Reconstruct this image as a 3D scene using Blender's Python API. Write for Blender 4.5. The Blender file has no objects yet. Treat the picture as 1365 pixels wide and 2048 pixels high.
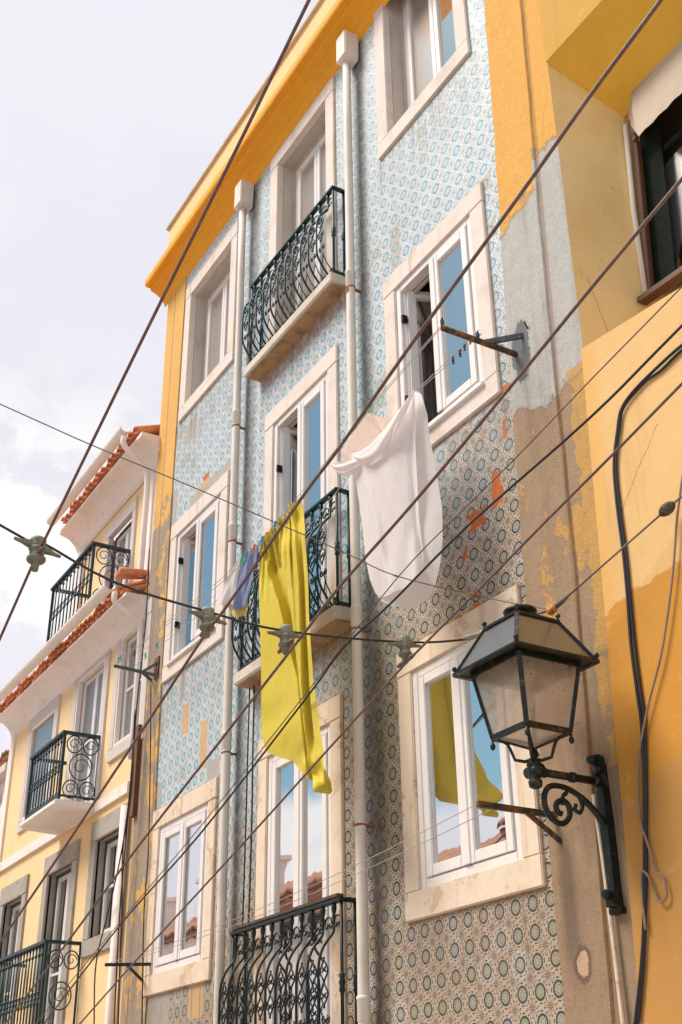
import bpy, math, random
from mathutils import Vector, Matrix
random.seed(7)
R = math.radians
C = bpy.context.scene.collection
scene = bpy.context.scene

# ------------------------------------------------------------------ camera
CAM = Vector((6.1423, -4.0266, 1.6)); YAW, PITCH, ROLL, FPX = -1.03188744, 0.490371994, -0.0133414513, 2364.728
fw = Vector((math.sin(YAW)*math.cos(PITCH), math.cos(YAW)*math.cos(PITCH), math.sin(PITCH)))
rt = Vector((math.cos(YAW), -math.sin(YAW), 0)); up = rt.cross(fw)
rt, up = rt*math.cos(ROLL)+up*math.sin(ROLL), -rt*math.sin(ROLL)+up*math.cos(ROLL)
cd = bpy.data.cameras.new("camera"); cam = bpy.data.objects.new("camera", cd); C.objects.link(cam)
cam.matrix_world = Matrix(((rt.x, up.x, -fw.x, CAM.x), (rt.y, up.y, -fw.y, CAM.y), (rt.z, up.z, -fw.z, CAM.z), (0, 0, 0, 1)))
cd.sensor_fit = 'HORIZONTAL'; cd.sensor_width = 36; cd.lens = FPX/1365*36; cd.clip_start = .05; cd.clip_end = 2000
scene.camera = cam

def hit(px, py, ax, v):
    """a surveyed point: where the sight line meets the plane axis=v"""
    d = fw+rt*((px-682.5)/FPX)-up*((py-1024)/FPX); i = 'xyz'.index(ax)
    return CAM+d*((v-CAM[i])/d[i])

# ------------------------------------------------------------------ shader helper
class V:
    nt = None
    def __init__(s, x): s.s = x
    @staticmethod
    def m(op, *a):
        n = V.nt.nodes.new('ShaderNodeMath'); n.operation = op
        for i, q in enumerate(a):
            if isinstance(q, V): V.nt.links.new(q.s, n.inputs[i])
            else: n.inputs[i].default_value = q
        return V(n.outputs[0])
    def __add__(s, o): return V.m('ADD', s, o)
    __radd__ = __add__
    def __sub__(s, o): return V.m('SUBTRACT', s, o)
    def __rsub__(s, o): return V.m('SUBTRACT', o, s)
    def __mul__(s, o): return V.m('MULTIPLY', s, o)
    __rmul__ = __mul__
    def __truediv__(s, o): return V.m('DIVIDE', s, o)
    def __lt__(s, o): return V.m('LESS_THAN', s, o)
    def __gt__(s, o): return V.m('GREATER_THAN', s, o)
    def abs(s): return V.m('ABSOLUTE', s)
    def fract(s): return V.m('FRACT', s)
    def floor(s): return V.m('FLOOR', s)
    def sin(s): return V.m('SINE', s)
    def max(s, o): return V.m('MAXIMUM', s, o)
    def min(s, o): return V.m('MINIMUM', s, o)
    def clamp(s):
        n = V.nt.nodes.new('ShaderNodeClamp'); V.nt.links.new(s.s, n.inputs[0]); return V(n.outputs[0])
    def ss(s, a, b, lo=0., hi=1.):
        n = V.nt.nodes.new('ShaderNodeMapRange'); n.interpolation_type = 'SMOOTHSTEP'
        V.nt.links.new(s.s, n.inputs['Value'])
        for k, q in (('From Min', a), ('From Max', b), ('To Min', lo), ('To Max', hi)): n.inputs[k].default_value = q
        return V(n.outputs[0])

def coord():
    n = V.nt.nodes.new('ShaderNodeTexCoord'); return n.outputs['Object']
def geo():
    n = V.nt.nodes.new('ShaderNodeNewGeometry'); s = V.nt.nodes.new('ShaderNodeSeparateXYZ')
    V.nt.links.new(n.outputs['Position'], s.inputs[0]); return n.outputs['Position'], V(s.outputs[0]), V(s.outputs[1]), V(s.outputs[2])
def noise(vec, scale, detail=4, rough=.55, stretch=None, dist=0):
    if stretch:
        mp = V.nt.nodes.new('ShaderNodeMapping'); mp.inputs['Scale'].default_value = stretch
        V.nt.links.new(vec, mp.inputs[0]); vec = mp.outputs[0]
    n = V.nt.nodes.new('ShaderNodeTexNoise'); n.inputs['Scale'].default_value = scale; n.inputs['Detail'].default_value = detail
    n.inputs['Roughness'].default_value = rough; n.inputs['Distortion'].default_value = dist
    V.nt.links.new(vec, n.inputs['Vector']); return V(n.outputs['Fac'])
def comb(x, y, z):
    n = V.nt.nodes.new('ShaderNodeCombineXYZ')
    for i, q in enumerate((x, y, z)):
        if isinstance(q, V): V.nt.links.new(q.s, n.inputs[i])
        else: n.inputs[i].default_value = q
    return n.outputs[0]
def white(vec):
    n = V.nt.nodes.new('ShaderNodeTexWhiteNoise'); V.nt.links.new(vec, n.inputs['Vector']); return V(n.outputs['Value'])
def mix(f, a, b, mode='MIX'):
    n = V.nt.nodes.new('ShaderNodeMix'); n.data_type = 'RGBA'; n.blend_type = mode; n.clamp_factor = True
    if isinstance(f, V): V.nt.links.new(f.s, n.inputs[0])
    else: n.inputs[0].default_value = f
    for i, q in ((6, a), (7, b)):
        if isinstance(q, tuple): n.inputs[i].default_value = (*q[:3], 1)
        else: V.nt.links.new(q, n.inputs[i])
    return n.outputs[2]
def bump(bs, h, st=.3, d=.01):
    n = V.nt.nodes.new('ShaderNodeBump'); n.inputs['Strength'].default_value = st; n.inputs['Distance'].default_value = d
    V.nt.links.new(h.s, n.inputs['Height']); V.nt.links.new(n.outputs[0], bs.inputs['Normal'])
def mat(name, fn, rough=.8, metal=0., spec=.5):
    m = bpy.data.materials.new(name); m.use_nodes = True; V.nt = m.node_tree
    bs = V.nt.nodes['Principled BSDF']; bs.inputs['Roughness'].default_value = rough
    bs.inputs['Metallic'].default_value = metal; bs.inputs['Specular IOR Level'].default_value = spec
    c = fn(bs)
    if isinstance(c, tuple): bs.inputs['Base Color'].default_value = (*c[:3], 1)
    elif c is not None: V.nt.links.new(c, bs.inputs['Base Color'])
    return m

def weather(base, dark=(.2, .13, .08), light=None, sc=3., amt=.45, fine=60, bst=.35, streak=.3):
    """paint or stone with blotches, run-down streaks and a grainy surface"""
    def fn(bs):
        P, x, y, z = geo()
        a = noise(P, sc, 6, .6); b = noise(P, sc*6, 5, .65); s = noise(P, 1.6, 5, .6, (7, 7, .5)); g = noise(P, fine, 3, .6)
        c = mix(a.ss(.45, .8, 0, amt), base, dark)
        if light: c = mix(b.ss(.5, .72, 0, .55), c, light)
        c = mix(s.ss(.55, .8, 0, streak), c, dark)
        c = mix(b.ss(.62, .75, 0, amt*.8), c, dark)
        c = mix(g.ss(.35, .65, 0, .1), c, tuple(q*.6 for q in base))
        bump(bs, g*.4+b, bst, .01)
        return c
    return fn

TP = .14
def tile_fn(bs):
    P, x, y, z = geo()
    wob = noise(P, 2.2, 2)
    zz = z-.0*x
    u = x/TP; v = (z-2.665)/TP
    iu = (u+.5).floor(); iv = (v+.5).floor()
    fu = u-iu; fv = v-iv
    r = V.m('SQRT', fu*fu+fv*fv); th = V.m('ARCTAN2', fv, fu)
    rnd = white(comb(iu, iv, 0)); rnd2 = white(comb(iu, iv, 7))
    ring = (r > .205)*(r < .30)*((th*8).sin().abs() > .2)
    ring = ring.max((r > .283)*(r < .305))
    ros = (r < .165)*(r > .035)*(((th*4).sin().abs()*.115+.045-r).abs() < .022)
    ros = ros.max((r < .165)*(r > .145)*((th*8).sin() > 0)).max(r < .022)
    # flourish centred on the meeting of four tiles
    gu = u-u.floor()-.5; gv = v-v.floor()-.5
    # gu is zero half way between the ring centres
    q = V.m('SQRT', gu*gu+gv*gv); ph = V.m('ARCTAN2', gv, gu)
    sw = noise(comb(gu*1., gv*1., 0), 9, 1)
    pet = (q < .33)*(q > .07)*(((ph*4).sin().abs()-(q*16).sin()*.28-.62).abs() < .13)
    dots = (q > .30)*(q < .365)*((ph*12).sin() > .45)
    spr = (q < .10)*((ph*4).sin().abs() > .55)
    fl = pet.max(dots).max(spr)
    ra = V.m('SQRT', gu*gu+fv*fv); ta = V.m('ARCTAN2', fv, gu); rb = V.m('SQRT', fu*fu+gv*gv); tb = V.m('ARCTAN2', gv, fu)
    ea = (ra < .15)*(ra > .05)*((ta*2+1.57).sin() > .25)*((ra*60).sin() > -.2); eb = (rb < .15)*(rb > .05)*((tb*2-1.57).sin() > .25)*((rb*60).sin() > -.2)
    fl = fl.max(ea).max(eb)
    grout = (gu.abs() < .011).max(gv.abs() < .011)
    # colouring: cold and pale high up, green and ochre low down
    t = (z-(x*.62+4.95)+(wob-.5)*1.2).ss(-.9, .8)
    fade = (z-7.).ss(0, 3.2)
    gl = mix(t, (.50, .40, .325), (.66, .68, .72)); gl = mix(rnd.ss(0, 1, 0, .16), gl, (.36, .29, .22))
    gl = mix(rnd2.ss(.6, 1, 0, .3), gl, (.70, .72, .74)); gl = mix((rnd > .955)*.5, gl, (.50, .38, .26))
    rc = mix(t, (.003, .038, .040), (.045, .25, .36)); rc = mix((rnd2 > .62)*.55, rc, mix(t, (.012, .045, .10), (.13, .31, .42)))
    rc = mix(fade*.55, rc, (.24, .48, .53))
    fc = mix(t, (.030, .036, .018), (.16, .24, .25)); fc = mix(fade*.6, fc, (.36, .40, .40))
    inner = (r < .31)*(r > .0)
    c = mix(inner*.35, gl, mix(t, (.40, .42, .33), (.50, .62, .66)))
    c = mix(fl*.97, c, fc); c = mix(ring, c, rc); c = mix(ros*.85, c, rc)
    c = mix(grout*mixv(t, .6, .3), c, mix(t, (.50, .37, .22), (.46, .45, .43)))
    # glaze wear and grime; strips right of the downpipes also paint in their shadow
    n1 = noise(P, 1.1, 6, .65); n2 = noise(P, 9, 5, .7); st = noise(P, 1.3, 5, .6, (6, 6, .45))
    c = mix(n1.ss(.5, .75, 0, .16), c, (.22, .17, .12)); c = mix(st.ss(.52, .8, 0, .28), c, (.25, .19, .14))
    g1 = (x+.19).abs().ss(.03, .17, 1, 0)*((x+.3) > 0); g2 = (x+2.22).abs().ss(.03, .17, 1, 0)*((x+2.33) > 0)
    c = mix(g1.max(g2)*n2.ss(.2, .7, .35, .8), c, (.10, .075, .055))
    for c_, z0_, z1_ in (('l', 2.70, 4.26), ('l', 5.48, 7.17), ('l', 8.42, 10.22), ('m', 2.02, 4.36), ('m', 4.95, 7.34), ('m', 7.94, 10.42), ('r', 2.73, 4.40), ('r', 5.71, 7.46), ('r', 8.74, 10.9)):
        a_, b_ = {'l': (-3.93, -2.60), 'm': (-1.85, -.60), 'r': (.12, 1.38)}[c_]
        sdf = ((x-(a_+b_)/2).abs()-(b_-a_)/2).max((z-(z0_+z1_)/2).abs()-(z1_-z0_)/2)
        c = mix(sdf.ss(.002, .03, 1, 0)*n2.ss(.3, .6, .25, .85), c, (.30, .17, .08))
    # tiles that are gone: bare render and brick
    n3 = noise(P, 7, 5, .7); n4 = noise(P, 2.6, 4, .6)
    def blob(cx, cz, hx, hz, k=.1): return (((x-cx).abs()-hx).max((z-cz).abs()-hz)+(n3-.5)*k) < 0
    pl = None
    for b in ((-3.36, 4.975, .07, .14, .012), (-2.94, 4.625, .07, .21, .03), (-2.87, 2.595, .14, .14, .012), (-3.22, 7.285, .14, .07, .08), (.70, 6.725, .0, .0, .0)):
        k = blob(*b); pl = k if pl is None else pl.max(k)
    c = mix(pl, c, mix(n2, (.66, .46, .27), (.52, .33, .17)))
    gy = None
    for b in ((-3.47, 5.38, .06, .20, .03), (-3.95, 4.15, .13, .36, .1), (-3.95, 7.0, .09, .6, .16), (-2.72, 4.3, .12, .14, .05), (-3.65, 2.45, .26, .26, .07), (-2.46, 7.2, .07, .55, .1), (-3.0, 7.22, .52, .08, .12), (-3.99, 5.9, .06, 1.2, .08), (-3.62, 8.15, .13, .12, .2)):
        k = blob(*b); gy = k if gy is None else gy.max(k)
    c = mix(gy*.85, c, mix(n2, (.47, .43, .39), (.36, .32, .28)))
    og = None
    for b in ((1.05, 4.97, .085, .07, .22), (1.25, 5.10, .045, .12, .16), (.89, 4.79, .02, .03, .12), (.80, 4.42, .02, .02, .12), (1.44, 5.72, .05, .02, .14), (1.37, 5.45, .015, .07, .1), (.98, 4.42, .03, .02, .12), (-3.16, 7.38, .07, .025, .1)):
        k = blob(*b); og = k if og is None else og.max(k)
    c = mix(og, c, mix(n2, (.62, .17, .05), (.45, .11, .03)))
    st2 = noise(P, 2.2, 6, .65, (9, 9, .35))
    for wx0, wx1, wz in ((.05, 1.45, 2.70), (.05, 1.45, 5.66), (.05, 1.45, 8.72), (-4.0, -2.55, 5.45), (-4.0, -2.55, 8.4), (-4.0, -2.55, 2.68), (-2.0, -.44, 7.80), (-2.0, -.44, 4.82)):
        if wx1 == -.44: c = mix((z-wz).ss(-.22, 0)*(z < wz)*(x > wx0)*(x < wx1)*n2.ss(.35, .55)*.85, c, (.33, .155, .07))
        dr = (z-wz).ss(-.75, 0)*(z < wz)*(x > wx0)*(x < wx1)
        c = mix(dr*st2.ss(.45, .7, .10, .75), c, (.23, .155, .10))
    bare = pl.max(og).max(gy)
    rr = V.m('ADD', n2.ss(.3, .7, .38, .55), bare*.35)
    rr = rr+(rnd-.5)*.16; V.nt.links.new(rr.s, bs.inputs['Roughness'])
    bump(bs, grout*(-1.)+bare*(-1.5)+rnd*.25+n2*.25, .35, .004)
    return c
def mixv(t, a, b): return t*(b-a)+a

def column_fn(right):
    def fn(bs):
        P, x, y, z = geo()
        n = noise(P, 2.4, 6, .62); n2 = noise(P, 12, 6, .7); g = noise(P, 70, 3, .6); n5 = noise(P, 5, 5, .65, (1, 1, .6)); s = noise(P, 1.6, 5, .6, (8, 8, .5))
        nn = (n-.5)*1.5+(n2-.5)*.35
        if right:
            zt = (x > 1.91)*.35+6.93
            yel = (z-zt+nn*.5) > 0
            grey = (z+nn*.5) > 5.45
            band = (x-1.9-(z-5.5)*.035)
            yp = ((n5+(n2-.5)*.3+(x-1.62)*.10-(z-4.4).abs()*.13) > .565)*(z < 5.4)
            ye = ((band+(n-.5)*.35+(n2-.5)*.12) > .10)*((n5+(n2-.5)*.2) > .40)*(z < 5.5)*(z > 3.2)
            yp = yp.max(ye)
            cb = mix(n5, (.43, .29, .18), (.25, .165, .105)); cg = mix(n2, (.54, .53, .50), (.38, .37, .36))
            cy = mix(n, (.80, .42, .09), (.72, .36, .07))
            c = mix(grey, cb, cg); c = mix(yp*.9, c, mix(n2, (.62, .34, .08), (.5, .28, .08)))
            c = mix(yel, c, cy)
            dx = (x-1.62)/.085; dz = (z-5.88)/.22
            daub = (V.m('SQRT', dx*dx+dz*dz)+(n2-.5)*1.4) < 1
            c = mix(daub, c, mix(n2, (.17, .19, .21), (.11, .12, .135)))
            c = mix(s.ss(.5, .78, 0, .4)*(z < 7), c, (.17, .11, .07))
            c = mix(((x-1.56).abs().ss(.02, .09, 1, 0))*((z-2.6).abs().ss(.1, .5, 1, 0))*.55, c, (.06, .045, .04))
            hx = (x-1.62)/.05; hz = (z-2.33)/.07
            hole = (V.m('SQRT', hx*hx+hz*hz)+(n2-.5)*1.6)
            c = mix(hole.ss(1.1, 1.5, .7, 0), c, (.1, .06, .04)); c = mix(hole < .85, c, (.55, .36, .24))
            gr = (x-1.9-(z-5.5)*.032).abs()
            c = mix(gr.ss(.004, .028, .6, 0), c, (.26, .14, .06))
        else:
            yel = (z-7.5+nn) > 0
            yp = ((n5+(n2-.5)*.3+(x+4.2)*.25) > .56)
            cb = mix(n2, (.42, .34, .26), (.27, .20, .15))
            c = mix(yp, cb, (.68, .40, .12)); c = mix(yel, c, mix(n, (.80, .46, .12), (.70, .38, .10)))
            c = mix(s.ss(.5, .75, 0, .45)*(z < 7.6), c, (.19, .13, .09))
            c = mix(((x+4.27).abs().ss(.003, .02, .6, 0)), c, (.2, .12, .07))
        c = mix(g.ss(.3, .7, 0, .16), c, (.14, .10, .07))
        if right: c = mix(((z-zt+nn*.5).abs().ss(.0, .035, .55, 0)).max((z+nn*.5-5.45).abs().ss(.0, .03, .5, 0)), c, (.20, .14, .09)); c = mix((noise(P, 3.1, 6, .7, (1, 1, .35), 2)-.5).abs().ss(0, .006, .45, 0), c, (.12, .08, .05))
        bump(bs, g*.5+n2*1.5+n+(yel*2.5+grey*1.5+yp*1.5 if right else yel*2.+yp*1.5), .5, .012)
        return c
    return fn

def rightwall_fn(bs):
    P, x, y, z = geo()
    n = noise(P, 1.7, 6, .6); n2 = noise(P, 8, 6, .65); g = noise(P, 75, 3, .6); s = noise(P, 1.6, 5, .6, (6, 6, .6))
    e = z-(x*.14+3.68)+(n2-.5)*.13
    up_ = mix(n, (.80, .52, .225), (.70, .43, .17)); org = mix(n, (.66, .30, .035), (.56, .245, .03))
    tan = mix(n, (.60, .30, .075), (.50, .24, .06))
    c = mix(e.ss(-.01, .01), org, up_)
    c = mix((z-3.1+(x-2.3)*-.35+(n2-.5)*.1) < 0, c, tan)
    c = mix((x-2.14-(z-5.5)*.05).ss(.02, .16, .55, 0)*e.ss(-.01, .01), c, (.74, .38, .08))
    c = mix((z > 7.86), c, mix(n, (.64, .37, .055), (.54, .30, .04)))
    c = mix(s.ss(.52, .8, 0, .3), c, (.33, .2, .09)); c = mix(n2.ss(.6, .76, 0, .35), c, (.86, .62, .34))
    crk = ((x-2.50+(z-4.7)*-.9+(n2-.5)*.08).abs() < .004)*(z > 4.4)*(z < 4.8)
    c = mix(crk*.7, c, (.25, .13, .05))
    c = mix(g.ss(.3, .7, 0, .12), c, (.3, .17, .06))
    bump(bs, g*.4+n2, .4, .01)
    return c
def jamb_fn(a, b):
    def fn(bs):
        P, x, y, z = geo()
        n = noise(P, 2.2, 6, .6); n2 = noise(P, 10, 6, .65); g = noise(P, 75, 3, .6)
        c = mix(n.ss(.3, .7), a, b); c = mix(n2.ss(.62, .8, 0, .5), c, (.3, .16, .03))
        cr = ((y-.12+(z-5.9)*.25+(n2-.5)*.03).abs() < .002)*(z < 6.1)
        c = mix(cr*.8, c, (.25, .13, .04))
        bump(bs, g*.4+n2, .4, .01); return c
    return fn

def glass_fn(tint, frost=0., fac=None):
    def fn(bs):
        nt = V.nt; out = nt.nodes['Material Output']
        P, x, y, z = geo()
        nz = noise(P, 2.3, 2, .5, (1, 1, .45))
        gl = nt.nodes.new('ShaderNodeBsdfGlossy'); gl.inputs['Roughness'].default_value = .015+frost; gl.inputs['Color'].default_value = (.97, .97, .97, 1)
        b = nt.nodes.new('ShaderNodeBump'); b.inputs['Strength'].default_value = .12; b.inputs['Distance'].default_value = .02
        nt.links.new(nz.s, b.inputs['Height']); nt.links.new(b.outputs[0], gl.inputs['Normal'])
        bs.inputs['Base Color'].default_value = (*tint, 1); bs.inputs['Roughness'].default_value = .3
        mx = nt.nodes.new('ShaderNodeMixShader'); mx.inputs[0].default_value = (.8-frost) if fac is None else fac
        nt.links.new(bs.outputs[0], mx.inputs[1]); nt.links.new(gl.outputs[0], mx.inputs[2]); nt.links.new(mx.outputs[0], out.inputs[0])
        return None
    return fn

def cloth_fn(a, b, trans=.35, sc=260):
    def fn(bs):
        nt = V.nt; out = nt.nodes['Material Output']
        P, x, y, z = geo()
        n = noise(P, 3, 4, .5); w = noise(P, sc, 2, .5); cr = noise(P, 11, 6, .65, (1, 1, .35), .8)
        c = mix(n.ss(.3, .7), a, b); c = mix(w.ss(.4, .6, 0, .12), c, tuple(q*.6 for q in b))
        bump(bs, w*.2+cr*2.2, .5, .012)
        bs.inputs['Specular IOR Level'].default_value = .15
        nt.links.new(c, bs.inputs['Base Color'])
        tr = nt.nodes.new('ShaderNodeBsdfTranslucent'); nt.links.new(c, tr.inputs[0])
        mx = nt.nodes.new('ShaderNodeMixShader'); mx.inputs[0].default_value = trans
        nt.links.new(bs.outputs[0], mx.inputs[1]); nt.links.new(tr.outputs[0], mx.inputs[2]); nt.links.new(mx.outputs[0], out.inputs[0])
        return None
    return fn
def iron_fn(base, rust=(.16, .06, .02), lo=.6, hi=.72):
    def fn(bs):
        P, x, y, z = geo(); n = noise(P, 22, 5, .65); g = noise(P, 120, 3)
        c = mix(n.ss(lo, hi, 0, .8), base, rust); bump(bs, g+n, .3, .003); return c
    return fn
def lampglass_fn(bs):
    nt = V.nt; out = nt.nodes['Material Output']
    P, x, y, z = geo(); n = noise(P, 8, 4, .6); sp = noise(P, 55, 3, .5); n2 = noise(P, 3.5, 3)
    c = mix(n.ss(.3, .75), (.88, .80, .72), (.66, .55, .45)); c = mix(sp.ss(.63, .70, 0, .8)*((z-3.42).ss(-.1, .2, .15, 1)), c, (.12, .06, .03))
    c = mix((z-3.5+(n2-.5)*.1).ss(0, .12, 0, .45), c, (.25, .16, .10))
    nt.links.new(c, bs.inputs['Base Color']); bs.inputs['Roughness'].default_value = .25
    tr = nt.nodes.new('ShaderNodeBsdfTranslucent'); nt.links.new(c, tr.inputs[0])
    tp = nt.nodes.new('ShaderNodeBsdfTransparent'); tp.inputs[0].default_value = (.9, .85, .8, 1)
    m1 = nt.nodes.new('ShaderNodeMixShader'); m1.inputs[0].default_value = .45
    nt.links.new(bs.outputs[0], m1.inputs[1]); nt.links.new(tr.outputs[0], m1.inputs[2])
    m2 = nt.nodes.new('ShaderNodeMixShader'); m2.inputs[0].default_value = .45
    nt.links.new(m1.outputs[0], m2.inputs[1]); nt.links.new(tp.outputs[0], m2.inputs[2]); nt.links.new(m2.outputs[0], out.inputs[0])
    return None

M = {}
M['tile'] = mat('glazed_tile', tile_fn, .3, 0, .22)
M['stone'] = mat('pale_stone', weather((.75, .655, .60), (.42, .31, .22), (.80, .72, .67), 3.2, .5, 70, .35, .6), .85)
M['stone_low'] = mat('ochre_stone', weather((.76, .60, .44), (.42, .24, .11), (.80, .68, .55), 3.5, .6, 70, .4, .55), .85)
def peeled(bs):
    c = weather((.78, .64, .51), (.44, .27, .14), (.82, .72, .61), 3.5, .55, 70, .4, .5)(bs)
    P, x, y, z = geo(); a = noise(P, 3.6, 7, .68, None, .6); b = noise(P, 26, 4, .6)
    m_ = (a+(b-.5)*.12) > .585; c = mix(m_*.75, c, (.62, .44, .29)); c = mix((a+(b-.5)*.12-.585).abs().ss(0, .012, .6, 0), c, (.28, .16, .08))
    bump(bs, b*.6-m_*1.2+a, .45, .008); return c
M['stone_low'] = mat('ochre_stone_peeled', peeled, .85)
M['reveal'] = mat('grey_reveal', weather((.58, .52, .46), (.33, .27, .22), (.66, .6, .54), 3, .5, 70, .3, .4), .85)
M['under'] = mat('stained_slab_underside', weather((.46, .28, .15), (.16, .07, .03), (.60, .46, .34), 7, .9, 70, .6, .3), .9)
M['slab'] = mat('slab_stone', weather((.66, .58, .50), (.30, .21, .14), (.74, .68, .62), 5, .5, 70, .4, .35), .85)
M['colr'] = mat('patched_render', column_fn(True), .9)
M['coll'] = mat('patched_render_far', column_fn(False), .9)
M['rwall'] = mat('ochre_render', rightwall_fn, .85)
M['jamb'] = mat('pale_yellow_jamb', jamb_fn((.90, .66, .32), (.83, .57, .24)), .85)
M['soffit'] = mat('mustard_soffit', jamb_fn((.84, .50, .07), (.74, .42, .05)), .85)
M['cornice'] = mat('orange_cornice', weather((.86, .37, .012), (.62, .27, .03), (.88, .45, .06), 2, .35, 60, .3, .3), .75)
M['parapet'] = mat('yellow_parapet', weather((.86, .55, .24), (.62, .38, .16), (.88, .64, .36), 2, .4, 60, .3, .35), .8)
M['pvc'] = mat('white_window_frame', weather((.83, .785, .775), (.50, .42, .36), None, 3, .22, 200, .03, .25), .4)
M['pipe'] = mat('cream_pipe', weather((.78, .70, .635), (.40, .30, .22), None, 3, .35, 200, .05, .5), .6)
M['rust'] = mat('rust', weather((.32, .11, .035), (.12, .05, .03), (.75, .35, .05), 12, .8, 90, .5), .9)
M['glass'] = mat('window_glass', glass_fn((.03, .035, .04)), .3)
M['glass_grey'] = mat('grey_curtained_glass', glass_fn((.34, .30, .27), .1, .25), .3)
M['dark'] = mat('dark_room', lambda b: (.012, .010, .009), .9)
M['blind'] = mat('beige_blind', weather((.48, .42, .36), (.3, .25, .2), None, 3, .3, 100, .1, .3), .8)
M['iron'] = mat('green_black_iron', iron_fn((.014, .042, .052), (.10, .06, .04), .66, .8), .42, .3)
M['iron_low'] = mat('black_iron', iron_fn((.016, .024, .027), (.2, .07, .02), .64, .74), .45, .3)
M['lampiron'] = mat('lamp_iron', iron_fn((.012, .020, .019), (.14, .06, .025), .54, .68), .4, .4)
M['lampglass'] = mat('dirty_lamp_glass', lampglass_fn, .25)
M['roofglass'] = mat('lamp_roof_glass', glass_fn((.055, .052, .050), .14, .13), .3)
M['rustiron'] = mat('rusted_iron', iron_fn((.055, .04, .032), (.28, .12, .04), .45, .6), .7, .2)
M['woodbar'] = mat('peeling_wood', weather((.07, .05, .04), (.02, .015, .012), (.55, .36, .2), 14, .7, 80, .6), .8)
M['greypaint'] = mat('grey_painted_iron', weather((.07, .085, .10), (.02, .02, .02), (.4, .4, .38), 9, .5, 80, .3), .6)
M['terra'] = mat('terracotta', weather((.66, .25, .12), (.26, .12, .07), (.78, .50, .34), 6, .5, 60, .5), .85)
M['lyellow'] = mat('yellow_house_paint', weather((.92, .66, .36), (.64, .42, .24), (.93, .73, .50), 2, .35, 60, .25, .4), .8)
M['lwhite'] = mat('white_house_trim', weather((.88, .79, .75), (.52, .40, .32), None, 3, .35, 60, .2, .5), .8)
M['lstone'] = mat('grey_lichen_stone', weather((.42, .375, .33), (.20, .17, .13), (.52, .47, .42), 6, .6, 60, .5, .3), .9)
M['ltrim'] = mat('pinkish_trim', weather((.66, .585, .56), (.45, .38, .34), None, 3, .3, 60, .2, .3), .85)
M['green'] = mat('dark_green_wood', iron_fn((.015, .075, .06), (.1, .09, .05), .66, .8), .5)
M['darkframe'] = mat('dark_grey_screen', glass_fn((.13, .13, .135), .2, .3), .5)
M['orangewin'] = mat('plywood', weather((.85, .36, .03), (.4, .2, .08), None, 4, .4), .8)
M['cable'] = mat('brown_cable', iron_fn((.125, .070, .072), (.20, .12, .10), .45, .7), .5)
M['cableblack'] = mat('black_cable', lambda b: (.018, .015, .022), .45)
M['wirethin'] = mat('thin_grey_wire', lambda b: (.16, .12, .12), .6)
M['insul'] = mat('weathered_insulator', weather((.19, .19, .13), (.06, .06, .04), (.36, .35, .27), 18, .7, 90, .5), .6)
M['insultop'] = mat('pale_porcelain', weather((.27, .27, .20), (.07, .07, .045), (.46, .44, .36), 22, .9, 90, .5), .5)
M['tape'] = mat('worn_tape', weather((.42, .36, .31), (.2, .16, .13), None, 14, .5, 90, .5), .8)
M['line'] = mat('clothes_line', lambda b: (.38, .35, .33), .7)
M['yellowcloth'] = mat('mustard_green_cloth', cloth_fn((.74, .60, .10), (.66, .53, .07), .15), .8)
M['whitecloth'] = mat('white_cotton', cloth_fn((.93, .88, .87), (.91, .855, .86), .42), .85)
M['creamcloth'] = mat('cream_cotton', cloth_fn((.84, .66, .57), (.78, .60, .52), .3), .85)
M['bluecloth'] = mat('pale_blue_cotton', cloth_fn((.30, .36, .58), (.26, .32, .54), .3), .85)
M['hem'] = mat('pale_yellow_cotton', cloth_fn((.74, .60, .22), (.7, .55, .2), .35), .85)
M['canvas'] = mat('off_white_canvas', cloth_fn((.62, .51, .41), (.57, .46, .36), .05, 90), .85)
M['peg_green'] = mat('green_plastic', lambda b: (.05, .55, .12), .4)
M['peg_blue'] = mat('blue_plastic', lambda b: (.02, .33, .60), .4)
M['peg_red'] = mat('red_plastic', lambda b: (.75, .09, .04), .4)
M['peg_dark'] = mat('dark_plastic', lambda b: (.015, .018, .03), .4)
M['peg_pale'] = mat('pale_plastic', lambda b: (.6, .55, .5), .4)
M['wood'] = mat('brown_wood', weather((.11, .045, .025), (.04, .02, .012), (.26, .11, .05), 9, .6, 50, .4, .7), .6)
M['asphalt'] = mat('cobbled_street', weather((.34, .32, .29), (.16, .15, .14), (.42, .40, .37), 12, .5, 40, .6), .8)
M['pave'] = mat('pavement_stone', weather((.60, .57, .52), (.34, .31, .28), (.68, .65, .60), 8, .5, 40, .5), .8)
M['knob'] = mat('orange_insulator', weather((.60, .26, .03), (.2, .1, .03), None, 20, .6), .5)
M['shutter'] = mat('green_black_shutter', weather((.012, .018, .013), (.006, .006, .005), (.03, .035, .028), 6, .5, 60, .3), .85, 0, .15)
M['darkrust'] = mat('dark_rusty_plaster', weather((.20, .085, .035), (.07, .035, .02), (.34, .16, .07), 16, .8, 90, .5), .9)
M['oldroof'] = mat('weathered_roof_tile', weather((.38, .17, .10), (.10, .06, .04), (.52, .33, .22), 4, .8, 40, .5), .9)
M['greycable'] = mat('grey_cable', weather((.30, .21, .15), (.15, .1, .08), None, 10, .4), .7)

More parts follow.
